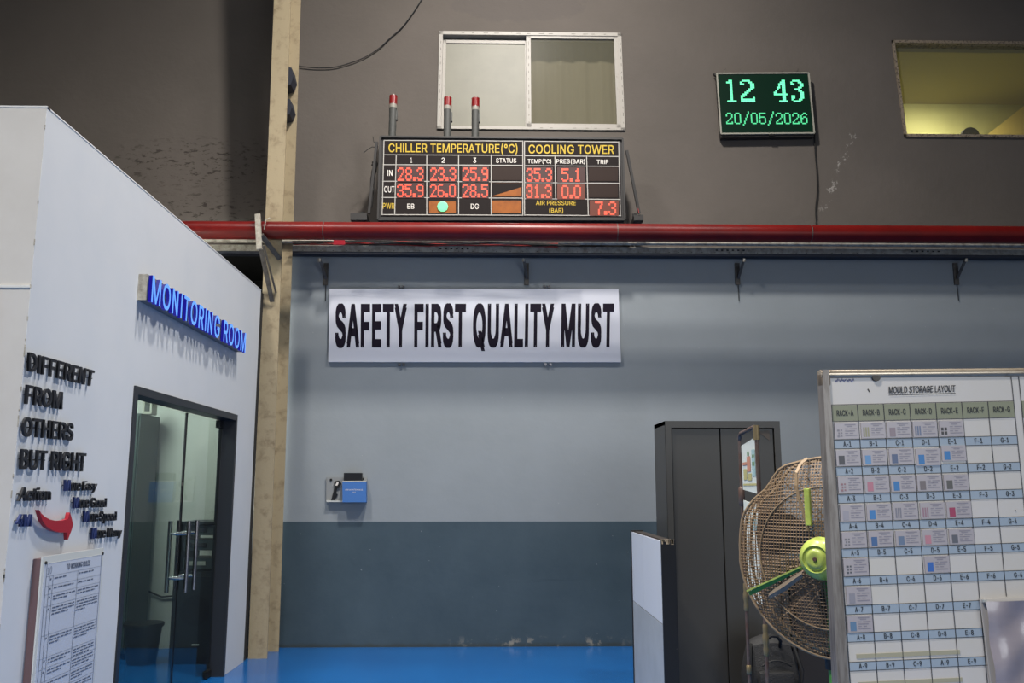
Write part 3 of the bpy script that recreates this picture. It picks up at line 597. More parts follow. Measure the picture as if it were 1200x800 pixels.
for x0 in (-.55, 2.25, 4.25):
    for k in range(6): d.box(x0 + k * .055, x0 + k * .055 + .022, 8.6985, 8.70, 3.880, 3.894)
for k in range(60):
    x = -1.9 + k * .13 + random.uniform(-.03, .03); d.box(x, x + .012, 8.6985, 8.70, 3.859, 3.864)
d.build('slots', M['dark'], t, kind='stuff')
# cables lying in the tray
for i in range(5):
    z0 = 3.900 + i * .003; pts = [(-2.0 + k * .22, 8.626 - .0125 * i, z0 + .012 * math.sin(k * .9 + i * 1.7) + (.014 if 2 < k < 6 else 0)) for k in range(13 + (i % 2))]
    w = ('red', 'dark', 'red', 'black', 'brown')[i]
    tag(MB().tube(pts, .0055, M['redcable'] if w == 'red' else M['cable'], 6).build('loose_cable', None, smooth=True),
        ['red cable sagging over the tray lip below the display', 'dark cable tangled with the red ones on the tray lip', 'second red cable bundled along the tray lip', 'black cable lying along the tray lip', 'brown cable crossing on top of the tray lip'][i], 'cable', 'cables along the tray')
x0, z1 = WORLD and Frame((0, 8.55, 0)).at(482, 277); x1, z0 = Frame((0, 8.55, 0)).at(513, 283)
t = thing('label_plate', 'small white marked plate hanging under the red pipe below the display', 'plate', WORLD, ((x0 + x1) / 2, 8.50, z0))
MB().box(x0, x1, 8.50, 8.506, z0, z1).build('plate', M['ivory'], t)
d = MB()
for k in range(5): d.box(x0 + .02 + k * .024, x0 + .034 + k * .024, 8.549, 8.55, z0 + .016, z1 - .006)
d.build('marks', M['black'], t)
x0, z1 = Frame((0, 8.55, 0)).at(391, 279); x1, z0 = Frame((0, 8.55, 0)).at(404, 287)
tag(MB().box(x0, x1, 8.545, 8.565, z0, z1, M['arrow_red'], .004).build('pipe_clip'), 'red clip holding the conduit right of the column', 'clip')
# tray brackets
BR = Frame((0, 8.73, 0))
for i, px in enumerate((378, 617, 868, 1128)):
    xb, zt = BR.at(px, 303); lab = ('beside the column', 'above the safety sign', 'right of the safety sign', 'above the storage board')[i]
    t = thing('tray_bracket', 'small grey angle bracket under the cable tray ' + lab, 'bracket', WORLD, (xb, 8.75, 3.45), 'brackets under the cable tray')
    sx = .03 if i < 2 else -.035
    MB().bar((xb - sx, 8.73, zt), (xb + .012, 8.885, zt - .17), .026, .012, M['rust_grey'], (0, 1, 0)).build('strut', None, t)
    MB().box(xb - .018 + .0, xb + .03, 8.885, BY - .001, zt - .235, zt - .005, M['rust_grey']).build('wall_plate', None, t)
    if i != 1: MB().tube([(xb + .01, 8.895, zt - .225), (xb + .012, 8.895, zt - (.21 if i == 1 else .40))], .004, M['cable'], 6).build('hanging_wire', None, t)
    MB().tube([(xb - sx, 8.72, zt - .0), (xb - sx, 8.73, zt - .03)], .014, M['grey_tray'], 8).build('bolt', None, t)
# diagonal bracket holding the pipe on the column
t = thing('pipe_bracket', 'rusty grey angle iron bracket carrying the red pipe at the column', 'bracket', WORLD, (-2.12, 8.1, 3.3))
B1 = Frame((0, 8.12, 0))
a = B1.at(302, 251); b = B1.at(304, 292); c_ = B1.at(313, 346)
MB().bar((a[0], 8.12, a[1]), (b[0], 8.12, b[1]), .05, .03, M['grey_tray'], (0, 1, 0)).build('upright', None, t)
MB().bar((b[0], 8.12, b[1] + .06), (c_[0], 8.32, c_[1] - .02), .042, .012, M['rust_grey'], (0, 1, 0)).build('brace', None, t)
MB().bar((b[0] + .035, 8.14, b[1] + .04), (c_[0] + .03, 8.33, c_[1] + .07), .014, .03, M['rust_grey'], (0, 1, 0)).build('brace', None, t)
g = B1.at(306, 275); h = B1.at(321, 296)
MB().bar((g[0], 8.13, g[1]), (h[0], 8.34, h[1]), .045, .04, M['rust_grey'], (0, 1, 0)).build('cross_arm', None, t)
k0 = B1.at(309, 268); 
MB().tube([(k0[0], 8.14, k0[1]), (k0[0] + .012, 8.13, k0[1] + .09), (k0[0] + .03, 8.2, k0[1] + .13)], .006, M['grey_tray'], 6).build('tie_wire', None, t)

# ================================================================ CABLES ON THE UPPER WALL
def wall_cable(pts, r, label, name='cable'):
    p = [(UPPER.at(x, y, -.02)) for x, y in pts]; q = []
    P = [Vector((a, -.02, b)) for a, b in p]
    for i in range(len(P) - 1):
        p0 = P[max(i - 1, 0)]; p1 = P[i]; p2 = P[i + 1]; p3 = P[min(i + 2, len(P) - 1)]
        for k in range(4):
            u = k / 4; q.append(.5 * ((2 * p1) + (p2 - p0) * u + (2 * p0 - 5 * p1 + 4 * p2 - p3) * u * u + (3 * p1 - p0 - 3 * p2 + p3) * u ** 3))
    q.append(P[-1])
    o = MB().tube(q, r, M['cable'], 6).build(name, None, frame=UPPER, smooth=True); tag(o, label, 'cable'); return o
wall_cable([(347, 77), (356, 78.2), (372, 79.5), (390, 79), (405, 75.5), (421, 70), (433, 64), (446, 55), (457, 44.5), (471, 32), (484, 15), (496, -4), (505, -20)], .0065, 'thin dark cable sagging from the column up across the plaster wall')
wall_cable([(954.5, 156), (955.5, 180), (957.5, 205), (957.8, 225), (956, 245), (957, 268)], .007, 'thin dark cable dropping from the clock to the red pipe')

# ================================================================ CHILLER DISPLAY
t = thing('temperature_display', 'large dark LED board of chiller temperatures and cooling tower readings', 'display board', CHILL, (.1, .06, 0))
CB = CHILL
q = quadpx(CB, (446, 160.5), (729.5, 163), (732, 257.5), (443, 257.5))
MB().prism(q, .004, .10, M['darkmetal']).build('housing', None, t)
q2 = quadpx(CB, (449, 163.5), (726.5, 165.5), (728.5, 253.5), (446.5, 253))
MB().prism(q2, -.002, .004, M['panel_dark']).build('front_panel', None, t)
ed = MB()
for a, b in (((446, 160.5), (729.5, 163)), ((729.5, 163), (732, 257.5)), ((732, 257.5), (443, 257.5)), ((443, 257.5), (446, 160.5))):
    pa, pb = CB.at(*a), CB.at(*b); ed.bar((pa[0], .0, pa[1]), (pb[0], .0, pb[1]), .02, .03, M['darkmetal'], (0, 1, 0))
ed.build('rim', None, t)
ln = MB()
def seg(mb, fr, a, b, w, y, m):
    pa, pb = Vector(fr.at(*a, y)), Vector(fr.at(*b, y)); d = (pb - pa).normalized() * (w / 2); n = Vector((-d.y, d.x))
    mb.quad([tuple(pa - n - d), tuple(pb - n + d), tuple(pb + n + d), tuple(pa + n - d)], y, m)
LW_ = .0085; gy = -.0035
def Lx(top, bot, y): return top + (bot - top) * (y - 165) / 87
for y in (164.6, 181.4, 193, 212.4, 231.4, 251.5): seg(ln, CB, (Lx(450, 447.3, y), y - .2), (612.7, y + .6), LW_, gy, M['line_grey'])
for i, y in enumerate((165.4, 182.4, 194, 213.7, 232.7, 251.8)): seg(ln, CB, (614.6, y), (Lx(725, 727.5, y), y + .9), LW_, gy, M['line_grey'])
for x, y0 in ((450, 164.6), (464.3, 181.4), (500.1, 181.4), (537.4, 181.4), (575.6, 181.4), (612.7, 165)):
    seg(ln, CB, (x, y0), (x - (0 if x > 480 else 2.2 * (252 - y0) / 87), 251.5), LW_, gy, M['line_grey'])
for x, y0, y1 in ((614.6, 165.4, 252), (650.3, 182.4, 233), (687.4, 182.7, 252.2), (725, 166, 252.6)): seg(ln, CB, (x, y0), (x + (0 if x < 640 else .9 if x < 660 else 2), y1), LW_, gy, M['line_grey'])
ln.build('grid_lines', None, t)
tx = MB()
def W(s, x0, y0, x1, y1, m, slope=.006, font='r', fr=CB, mb=tx, y=-.004, track=0):
    dy = slope * (x1 - x0); write(mb, s, quadpx(fr, (x0, y0), (x1, y0 + dy), (x1, y1 + dy), (x0, y1), y), y, None, m, font, track=track, thick=(3, 3))
Y_, Wp = M['yellow'], M['white_print']
W('CHILLER TEMPERATURE(°C)', 455.3, 168.0, 606.5, 178.2, Y_); W('COOLING TOWER', 619.3, 169.4, 719.5, 179.7, Y_)
for s, x in (('1', 481), ('2', 517.5), ('3', 554.5)): W(s, x, 184.6, x + 3.6 * (1 if s != '1' else .55), 190.6, Wp)
W('STATUS', 581.3, 185.3, 605, 190.6, Wp); W('TEMP(°C)', 618.4, 186.3, 646, 191.2, Wp); W('PRES(BAR)', 652, 186.4, 685.5, 191.4, Wp); W('TRIP', 699.3, 187, 713, 192, Wp)
W('IN', 454, 199, 459.8, 206, Wp); W('OUT', 450.2, 218, 462.3, 225.4, Wp); W('PWR', 448.6, 237.8, 462.4, 244.6, Y_); W('EB', 477.3, 238.6, 485.6, 244.6, Wp); W('DG', 551.7, 238.6, 561, 244.8, Wp)
W('AIR PRESSURE', 628, 235, 674.8, 240.2, Y_); W('(BAR)', 643.5, 243.8, 660, 249, Y_)
tx.build('lettering', None, t)
D57 = {'0': '01110 10001 10001 10001 10001 10001 01110', '1': '00100 01100 00100 00100 00100 00100 01110', '2': '01110 10001 00001 00010 00100 01000 11111', '3': '01110 10001 00001 00110 00001 10001 01110',
       '5': '11111 10000 11110 00001 00001 10001 01110', '6': '01110 10000 10000 11110 10001 10001 01110', '7': '11111 00001 00010 00010 00100 00100 00100', '8': '01110 10001 10001 01110 10001 10001 01110', '9': '01110 10001 10001 01111 00001 00001 01110', '.': '00 00 00 00 00 11 11'}
cells = [('28.3', 466, 196.2, 496, 0), ('35.9', 465.3, 215.3, 496, 0), ('23.3', 504.3, 196.2, 534.2, 0), ('26.0', 504, 215.3, 533.8, 0), ('25.9', 542, 196.2, 571.8, 0), ('28.5', 541.8, 215.6, 571.5, 0),
         ('35.3', 616.8, 197, 646.6, 0), ('31.3', 616.6, 216.3, 646, 1), ('5.1', 657.8, 197.2, 681, 0), ('0.0', 658, 216.8, 680.5, 1), ('7.3', 697.5, 236, 721.8, 1)]
for s, x0, y0, x1, orange in cells:
    H_ = 15.6; fx0, fx1 = x0 - .6, x1 + 1.2
    if s in ('5.1', '0.0'): fx0, fx1 = 653, 685.5
    if s == '7.3': fx0, fx1 = 691, 725
    b = MB(); b.prism(quadpx(CB, (fx0, y0 - 1.2), (fx1, y0 - 1), (fx1, y0 + H_ + 1.2), (fx0, y0 + H_ + 1), -.003), -.0055, -.002, M['led_orange_cell'] if orange else M['led_cell'])
    o = b.build('digit_module', None, t)
    cols = sum((2 if c == '.' else 5) for c in s) + len(s) - 1; cw = (x1 - x0) / cols; x = x0; dm = MB()
    for c in s:
        rows = D57[c].split(); n = len(rows[0])
        for r_, row in enumerate(rows):
            for k, bit in enumerate(row):
                if bit == '1':
                    X0 = x + k * cw; Yy = y0 + r_ * H_ / 7; dm.quad(quadpx(CB, (X0 + .05, Yy + .1), (X0 + cw + .1, Yy + .1), (X0 + cw + .1, Yy + H_ / 7 - .15), (X0 + .05, Yy + H_ / 7 - .15), -.0065), -.0065, M['led_red'])
        x += (n + 1) * cw
    dm.build('lit_digits', None, o)
for s, a in (('status_window', (577, 195.5, 611, 211)), ('status_window', (577, 214.5, 611, 230)), ('status_window', (577, 235, 611, 249.5)), ('trip_window', (690, 196, 724, 212)), ('trip_window', (690, 216, 724, 231))):
    m_ = M['orange'] if a[1] > 214 and s == 'status_window' else mat('smoked_window', (54, 44, 40), .25)
    MB().prism(rectpx(CB, *a, -.003), -.0045, -.002, m_).build(s, None, t)
MB().prism(quadpx(CB, (577, 214.5), (611, 214.5), (611, 219), (577, 229.5), -.005), -.0052, -.0045, M['panel_dark']).build('dark_film', None, t)
gp = MB().prism(rectpx(CB, 503, 235.8, 534, 249.5, -.003), -.0045, -.002, M['orange']).build('indicator_window', None, t)
c = CB.at(518.8, 242.3); MB().lathe([(.054, -.004), (.054, -.016), (.04, -.022)], (c[0], 0, c[1]), 'y', 10, M['led_green']).build('green_lamp', None, gp)
# stays at both sides
for side, top, foot, fp in (('left', (442.0, 168), (432.5, 250), (410.5, 249.5, 430, 257.5)), ('right', (734, 178), (749, 250), (743, 251.5, 754, 258))):
    st = thing('display_stay', side + ' diagonal steel stay propping the temperature display', 'stay', CHILL, (CB.at(*foot)[0], .1, -.05), 'stays of the temperature display')
    a, b = CB.at(*top), CB.at(*foot)
    MB().bar((a[0], -.03, a[1]), (b[0], .0, b[1]), .026, .028, M['darkmetal'], (0, 1, 0)).build('rod', None, st)
    if side == 'right': MB().tube([(a[0] + .03, -.02, a[1] - .18), (b[0] - .005, -.01, b[1])], .006, M['redcable'], 6).build('red_wire', None, st)
    MB().prism(rectpx(CB, *fp), .0, .28, M['darkmetal']).build('foot', None, st)
    fx = CB.at((fp[0] + fp[2]) / 2, 255)[0]; MB().box(fx - .02, fx + .02, .235, .27, -.42, .0, M['darkmetal']).build('foot_post', None, st)
# tangle of black wire left of the display
tg = MB()
for i in range(7):
    P = [(439 + random.uniform(-3, 2), 182 + i * 2)]
    for k in range(6): P.append((440 - k * 1.3 + random.uniform(-2.5, 2), 190 + k * 10.0 + random.uniform(-3, 3)))
    pp = [(CB.at(*a, .05 + .01 * i)) for a in P]
    tg.tube([(a, .05 + .01 * i + .005 * (j % 2), b) for j, (a, b) in enumerate(pp)], .010, M['cable'], 6)
o = tg.build('cable_tangle', None, frame=CHILL, smooth=True, kind='stuff'); tag(o, 'tangle of black cables hanging at the left edge of the temperature display', 'cables'); o['kind'] = 'stuff'
for k, P in enumerate((((443, 173), (436, 172), (431, 175), (426, 179)), ((443, 172), (438, 166), (437, 160)))):
    pp = [CB.at(*a, .05) for a in P]; o = MB().tube([(a, .05, b) for a, b in pp], .004, M['cable'], 5).build('wire_end', None, frame=CHILL); tag(o, ('longer', 'upright')[k] + ' frayed wire end sticking out at the upper left corner of the display', 'wire')
# beacon lamps
for px, top, lab in ((461, 112.5, 'leftmost, in front of bare plaster'), (524.8, 114.5, 'at the left jamb of the window'), (557.3, 115.3, 'in front of the frosted window pane')):
    ly = .05; cx, zt = CB.at(px, top, ly); _, zm = CB.at(px, top + 10.2, ly); _, zw = CB.at(px, top + 14.6, ly); _, zb = CB.at(px, 160.5, ly)
    t = thing('warning_lamp', 'red warning lamp on grey tube above the display, ' + lab, 'lamp', CHILL, (cx, ly, zb), 'red warning lamps above the temperature display')
    R_ = .042
    MB().lathe([(R_ * .9, zb - .01), (R_ * .93, zw)], (cx, ly, 0), 'z', 16, M['greytube']).build('tube', None, t, smooth=True)
    MB().lathe([(R_ * .96, zw), (R_ * .96, zm)], (cx, ly, 0), 'z', 16, M['collar']).build('collar', None, t, smooth=True)
    pr = []
    for k in range(9): pr += [(R_, zm + (zt - zm) * k / 9), (R_ * .96, zm + (zt - zm) * (k + .5) / 9)]
    MB().lathe(pr + [(R_, zt - .004), (R_ * .85, zt)], (cx, ly, 0), 'z', 18, M['red_lens']).build('lens', None, t, smooth=True)
    MB().box(cx + R_ * .6, cx + R_ * 1.15, ly - .02, ly + .02, zw - .13, zw - .03, M['greytube']).build('switch_block', None, t)

# ================================================================ CLOCK
CY = -.09
t = thing('digital_clock', 'digital wall clock with green LED time and date', 'clock', UPPER, (2.5, CY, .9))
A = dict(tl=(840, 86.3), tr=(947.5, 85.6), br=(954.2, 156), bl=(845, 156.8))
MB().prism(quadpx(UPPER, A['tl'], A['tr'], A['br'], A['bl'], CY), CY + .006, CY + .075, M['darkmetal']).build('housing', None, t)
MB().prism(quadpx(UPPER, A['bl'], A['br'], (954.3, 159), (845.3, 160.4), CY), CY + .012, CY + .075, M['darkmetal']).build('bottom_lip', None, t)
fr_ = MB()
for a, b in (('tl', 'tr'), ('tr', 'br'), ('br', 'bl'), ('bl', 'tl')):
    pa, pb = UPPER.at(*A[a], CY), UPPER.at(*A[b], CY); fr_.bar((pa[0], CY, pa[1]), (pb[0], CY, pb[1]), .016, .014, M['clock_frame'], (0, 1, 0))
fr_.build('bezel', None, t)
MB().prism(quadpx(UPPER, (841.3, 87.8), (946.3, 87), (952.8, 154.6), (846.2, 155.4), CY), CY - .001, CY + .006, M['clock_bg']).build('screen', None, t)
MB().prism(quadpx(UPPER, (837, 83.8), (945.6, 83.8), (946, 86.5), (838.5, 86.6), CY), CY + .03, CY + .06, M['darkmetal']).build('hanging_rail', None, t)
for px in (849, 867, 917, 934.5):
    x_, z_ = UPPER.at(px, 83.5, CY + .02); MB().bar((x_ - .015, CY + .02, z_ - .02), (x_ + .015, CY + .02, z_ + .03), .012, .008, M['rust_grey'], (0, 1, 0)).build('hook', None, t)
x_, z_ = UPPER.at(904, 157, CY); MB().box(x_ - .03, x_ + .03, CY - .006, CY + .01, z_ - .02, z_ + .015, M['black']).build('latch', None, t)
BIG = {'1': ['00111000', '11111000', '00011000', '00011000', '00011000', '00011000', '00011000', '00011000', '00011000', '00011000', '00011000', '00011000', '11111111'],
       '2': ['0111100', '1000110', '1100011', '0000011', '0000011', '0000110', '0001100', '0011000', '0110000', '1100000', '1000001', '1111111', '1111111'],
       '4': ['00000110', '00001110', '00011110', '00010110', '00110110', '00100110', '01000110', '11000110', '11111111', '00000110', '00000110', '00000110', '00011111'],
       '3': ['0111100', '1000110', '1100011', '0000011', '0000110', '0011100', '0000110', '0000011', '0000011', '1100011', '1100011', '1000110', '0111100']}
SM = {'2': '01110 10001 10001 00001 00010 00100 01000 10001 11111', '0': '01110 10001 10001 10001 10001 10001 10001 10001 01110', '5': '11111 10000 10000 11110 10001 00001 10001 10001 01110', '6': '00110 01001 10000 10110 11001 10001 10001 10001 01110', '/': '00001 00001 00010 00010 00100 00100 01000 01000 10000'}
def clock_map(u, v):  # u,v in 0..1 over the screen
    x = (841.3 + 105 * u) * (1 - v) + (846.2 + 106.6 * u) * v; y = (87.8 - .8 * u) * (1 - v) + (155.4 - .8 * u) * v; return x, y
def dots(mb, rows, x0, y0, x1, y1, m):
    nr = len(rows); nc = len(rows[0]); cy_ = CY - .003
    sh = lambda y: (y - 87) * .065
    for r_, row in enumerate(rows):
        for k, bit in enumerate(row):
            if bit == '1':
                a = x0 + (x1 - x0) * k / nc; b = x0 + (x1 - x0) * (k + 1) / nc - .06; c0 = y0 + (y1 - y0) * r_ / nr; d0 = y0 + (y1 - y0) * (r_ + 1) / nr - .1
                mb.quad(quadpx(UPPER, (a + sh(c0), c0), (b + sh(c0), c0), (b + sh(d0), d0), (a + sh(d0), d0), cy_), cy_, m)
dm = MB()
for ch_, x0, x1 in (('1', 850.4, 861.2), ('2', 866.4, 883.0), ('4', 905.4, 921.2), ('3', 925.8, 940.6)): dots(dm, BIG[ch_], x0, 93.6, x1, 119.6, M['clock_led'])
dm.build('time_digits', None, t)
dm = MB()
for i, ch_ in enumerate('20/05/2026'):
    x0 = 847.4 + i * 9.72; dots(dm, SM[ch_].split(), x0, 132 if ch_ != '/' else 130.5, x0 + 8, 145.4 if ch_ != '/' else 147, M['clock_led2'])
dm.build('date_digits', None, t)

# ================================================================ SAFETY SIGN
t = thing('safety_sign', 'long white sign reading SAFETY FIRST QUALITY MUST in dark condensed letters', 'sign', BACK, (-.2, -.03, 2.75))
MB().prism(quadpx(BACK, (386, 338.4), (724.8, 338.4), (727.8, 424.2), (384.6, 424), -.035), -.035, -.01, M['sign']).build('sheet', None, t)
tx = MB(); write(tx, 'SAFETY FIRST QUALITY MUST', quadpx(BACK, (392.8, 356), (719.6, 355.6), (718.8, 406.6), (392.6, 407), -.0365), -.0365, None, M['ink'], 'b', track=20, thick=(14, 10)); tx.build('lettering', None, t)
for px, py in ((468, 336), (472.5, 336), (638, 335.6), (643, 336), (468, 427.4), (473, 427.4), (639, 427), (645, 427)):
    x_, z_ = BACK.at(px, py, -.02); MB().box(x_ - .012, x_ + .012, -.03, -.0, z_ - .012, z_ + .012, M['chrome']).build('clip', None, t)

# ================================================================ KEY HOLDER
KY = -.05
t = thing('key_holder', 'clear wall pocket holding a black key tag left of a blue box', 'holder', BACK, (-1.55, -.03, 1.33))
MB().prism(rectpx(BACK, 382.2, 559, 430, 587.5, -.02), -.02, -.004, mat('clear_pocket_back', (132, 134, 134), .3)).build('back_plate', None, t)
MB().prism(rectpx(BACK, 382.4, 586.3, 402, 588, KY), KY, -.004, M['acrylic']).build('ledge', None, t)
for a in ((388, 562), (425, 561)):
    x_, z_ = BACK.at(*a, -.02); MB().lathe([(.012, -.028), (.012, -.02)], (x_, 0, z_), 'y', 10, M['black']).build('screw', None, t)
kt = thing('key_fob', 'black key fob with white mark in the clear wall pocket', 'key', BACK, (-1.62, -.03, 1.33))
P = [BACK.at(x, y, -.03) for x, y in ((393, 563.5), (398, 563), (400, 566), (399, 570.5), (395.5, 572), (392, 570.5), (391.5, 566))]
MB().prism(P, -.036, -.022, M['black']).build('fob', None, kt)
P = [BACK.at(x, y, -.03) for x, y in ((394.5, 565), (397, 565), (395.6, 568.8), (393.2, 568.8))]
MB().prism(P, -.0375, -.036, M['white_print']).build('mark', None, kt)
P = [BACK.at(x, y, -.03) for x, y in ((392, 571), (395.5, 571.5), (394, 578), (395.8, 579), (392, 586), (388, 586), (390.5, 577))]
MB().prism(P, -.033, -.024, M['black']).build('strap', None, kt)
t = thing('key_box', 'blue box with printed label and black insert on the wall below the safety sign', 'box', BACK, (-1.45, -.05, 1.34))
MB().prism(rectpx(BACK, 401.3, 563.8, 429, 588.3, -.10), -.10, -.022, M['keyblue']).build('carton', None, t)
MB().prism(rectpx(BACK, 401.3, 563.2, 429, 564.2, -.10), -.102, -.022, M['acrylic']).build('rim', None, t)
MB().prism(rectpx(BACK, 403.3, 554, 424.3, 563.5, -.07), -.09, -.03, M['black']).build('black_insert', None, t)
tx = MB(); write(tx, 'CAR MAINTENANCE', rectpx(BACK, 404.3, 572.9, 425, 574.5, -.1008), -.1008, None, M['white_print']); write(tx, 'KEY', rectpx(BACK, 413, 576, 416.8, 577.4, -.1008), -.1008, None, M['white_print']); tx.build('lettering', None, t)

# ================================================================ GLASS DOOR
t = thing('door_1', '', '', LEFT, ((ds0 + ds1) / 2, .06, 0)); del t['category']; t['kind'] = 'structure'; t['label'] = 'double glass door of the monitoring room in a charcoal frame'
fw = .045
for nm, a in (('door_frame_header', (ds0, ds1, dz - fw * 1.1, dz)), ('door_frame_jamb', (ds0, ds0 + fw, 0, dz - fw * 1.1)), ('door_frame_jamb', (ds1 - fw * .9, ds1, 0, dz - fw * 1.1))):
    MB().box(a[0], a[1], -.012, .13, a[2], a[3], M['doorframe']).build(nm, None, t)
gap = (6.681 + 6.70) / 2; gy = .10
for a, b, hx, nm in ((ds0 + fw + .004, gap - .006, 6.62, 'left'), (gap + .006, ds1 - fw - .004, 6.86, 'right')):
    leaf = MB().box(a, b, gy, gy + .012, .012, dz - fw * 1.1 - .008, M['door_glass']).build('glass_leaf', None, t)
    MB().box(a, a + .004, gy - .001, gy + .013, .012, dz - fw * 1.1 - .008, M['black']).box(b - .004, b, gy - .001, gy + .013, .012, dz - .06, M['black']).build('leaf_edge', None, leaf)
    hs = hx + (.06 if nm == 'left' else .0)
    hd = MB()
    for yy in (gy - .062, gy + .074): hd.tube([(hs, yy, .76), (hs, yy, 1.265)], .0155, M['chrome'], 14)
    for z_ in (.86, 1.175): hd.tube([(hs, gy - .062, z_), (hs, gy + .074, z_)], .010, M['chrome_b'], 10); hd.tube([(hs, gy - .02, z_), (hs, gy + .03, z_)], .014, M['chrome_b'], 10)
    hd.build('pull_handle', None, leaf, smooth=True)
    xc = a if nm == 'left' else b - .10
    MB().box(xc, xc + .10, gy - .012, gy + .024, dz - .12, dz - fw * 1.1 - .006, M['greytube'] if nm == 'left' else M['black']).build('patch_fitting', None, leaf)
    MB().box(xc, xc + .12, gy - .012, gy + .024, .008, .06, M['black']).build('floor_fitting', None, leaf)
P = [(262 + 0, 778), (265, 772), (270, 770), (275, 776), (273, 783)]
pp = [LEFT.at(x, y, .02) for x, y in P]; tag(MB().tube([(a, .02, max(b, .01)) for a, b in pp], .005, M['grey_tray'], 6).build('loop_of_wire', None, frame=LEFT, smooth=True), 'small loop of pale wire lying at the foot of the glass door', 'wire')

# ================================================================ INSIDE THE MONITORING ROOM
IN = Frame((0, 8.30, 0))
x0 = -4.4; x1 = IN.at(163, 500)[0]; zt = IN.at(165, 484)[1]
t = thing('tall_locker', 'tall dark locker inside the monitoring room behind the left door leaf', 'locker', WORLD, ((x0 + x1) / 2, 8.6, 0))
M['locker'] = mat('dark_green_grey_steel', (62, 76, 74), .5)
MB().box(x0, x1, 8.32, 8.80, .05, zt, M['locker']).build('body', None, t)
MB().box(x0 + .02, (x0 + x1) / 2 - .004, 8.30, 8.32, .08, zt - .02, M['locker']).build('door', None, t)
MB().box((x0 + x1) / 2 + .004, x1 - .01, 8.30, 8.32, .08, zt - .02, M['locker']).build('door', None, t)
MB().box(x0, x1, 8.34, 8.79, 0, .05, M['black']).build('plinth', None, t)
a = IN.at(161, 480); b = IN.at(173, 466)
t = thing('router_box', 'white square box on top of the locker behind the glass door', 'box', WORLD, ((a[0] + b[0]) / 2, 8.5, zt))
MB().box(a[0], b[0], 8.42, 8.56, zt, b[1] + .03, M['ivory'], .01).build('case', None, t); MB().box(a[0] + .02, b[0] - .02, 8.415, 8.42, zt + .03, b[1], M['greytube']).build('face', None, t)
IB = Frame((0, BY - .045, 0))
IR = Frame((0, 8.1, 0)); x0, zt2 = IR.at(207, 614); x1, _ = IR.at(263, 612)
t = thing('equipment_rack', 'black equipment rack with recorder units seen through the right door leaf', 'rack', WORLD, ((x0 + x1) / 2, 8.4, 0))
M['rack'] = mat('black_rack_steel', (26, 30, 32), .5)
MB().box(x0, x1, 8.10, 8.7, 0, .78, M['rack']).build('lower_cabinet', None, t)
MB().box(x0 + .01, x1 - .01, 8.085, 8.10, .06, .74, M['rack']).build('cabinet_door', None, t)
MB().lathe([(.13, 8.078), (.12, 8.085)], ((x0 + x1) / 2, 0, .45), 'y', 20, M['black']).build('speaker_cone', None, t)
for xx_ in (x0, x1 - .03): MB().box(xx_, xx_ + .03, 8.12, 8.68, .78, zt2, M['rack']).build('side_panel', None, t)
MB().box(x0, x1, 8.12, 8.68, zt2, zt2 + .02, M['rack']).build('top_panel', None, t)
for k, z_ in enumerate((.80, .96, 1.09)):
    u = thing('recorder_unit', ('lowest', 'middle', 'topmost')[k] + ' recorder unit in the rack behind the glass door', 'recorder', WORLD, ((x0 + x1) / 2, 8.3, z_), 'recorder units in the rack')
    MB().box(x0 + .06, x1 - .05, 8.14, 8.5, z_, z_ + .09, mat('unit_case', (60, 66, 68), .4)).build('case', None, u); MB().box(x0 + .10, x1 - .16, 8.135, 8.14, z_ + .03, z_ + .065, M['ivory'] if k == 0 else M['chrome']).build('display', None, u)
MB().box(x0 + .2, x0 + .26, 8.074, 8.085, .16, .17, M['white_print']).build('label_strip', None, t)
IT = Frame((0, 8.0, 0)); x0, z_ = IT.at(150, 734); x1 = IT.at(184, 734)[0]; x0 = x1 - .34
t = thing('waste_bin', 'dark waste bin on the floor behind the left door leaf', 'bin', WORLD, ((x0 + x1) / 2, 8.1, 0))
cx = (x0 + x1) / 2
MB().lathe([(.12, 0), (.155, z_ - .01), (.165, z_ - .01), (.165, z_ + .01), (.145, z_ + .01), (.11, .02)], (cx, 8.15, 0), 'z', 20, M['rack']).build('bucket', None, t, smooth=True)
MB().lathe([(.168, z_ - .02), (.172, z_), (.168, z_ + .012)], (cx, 8.15, 0), 'z', 20, M['black']).build('rim', None, t, smooth=True)
P = [IB.at(x, y) for x, y in ((166, 688), (178, 694), (190, 699), (202, 698), (214, 690), (206, 668), (207, 648), (214, 632))]
tag(MB().tube([(a, -.01, b) for a, b in P], .008, M['cable'], 6).build('power_cord', None, frame=IB, smooth=True), 'black power cord looping down the inside wall to the rack', 'cord')

# ================================================================ MONITORING ROOM SIGN
SY = -.085
t = thing('illuminated_sign', 'blue lit channel letters reading MONITORING ROOM on a grey raceway', 'sign', LEFT, (6.7, -.04, 2.6))
s0, zt_ = LEFT.at(179.2, 322.5, SY); s1 = LEFT.at(288.3, 392.2, SY)[0]; zb_ = LEFT.at(178.4, 354.2, SY)[1]
print('sign', s0, s1, zt_, zb_, LEFT.at(288.3, 392.2, SY), LEFT.at(287.2, 415.8, SY))
MB().box(s0 - .005, s1 + .01, -.055, -.001, zb_ + .01, zt_ + .005, M['raceway']).build('raceway', None, t)
MB().box(s0 - .006, s0 - .004, -.056, 0, zb_ + .01, zt_ + .006, M['grey_tray']).build('end_cap', None, t)
qd = [(s0, zt_), (s1, zt_ + .003), (s1, zb_ + .003), (s0, zb_)]
for c_, b in write(None, 'MONITORING ROOM', qd, SY, -.064, M['neon'], 'r', M['neon_side'], split=True, track=16, thick=(2, 2)): b.build('letter', None, t, recalc=False)

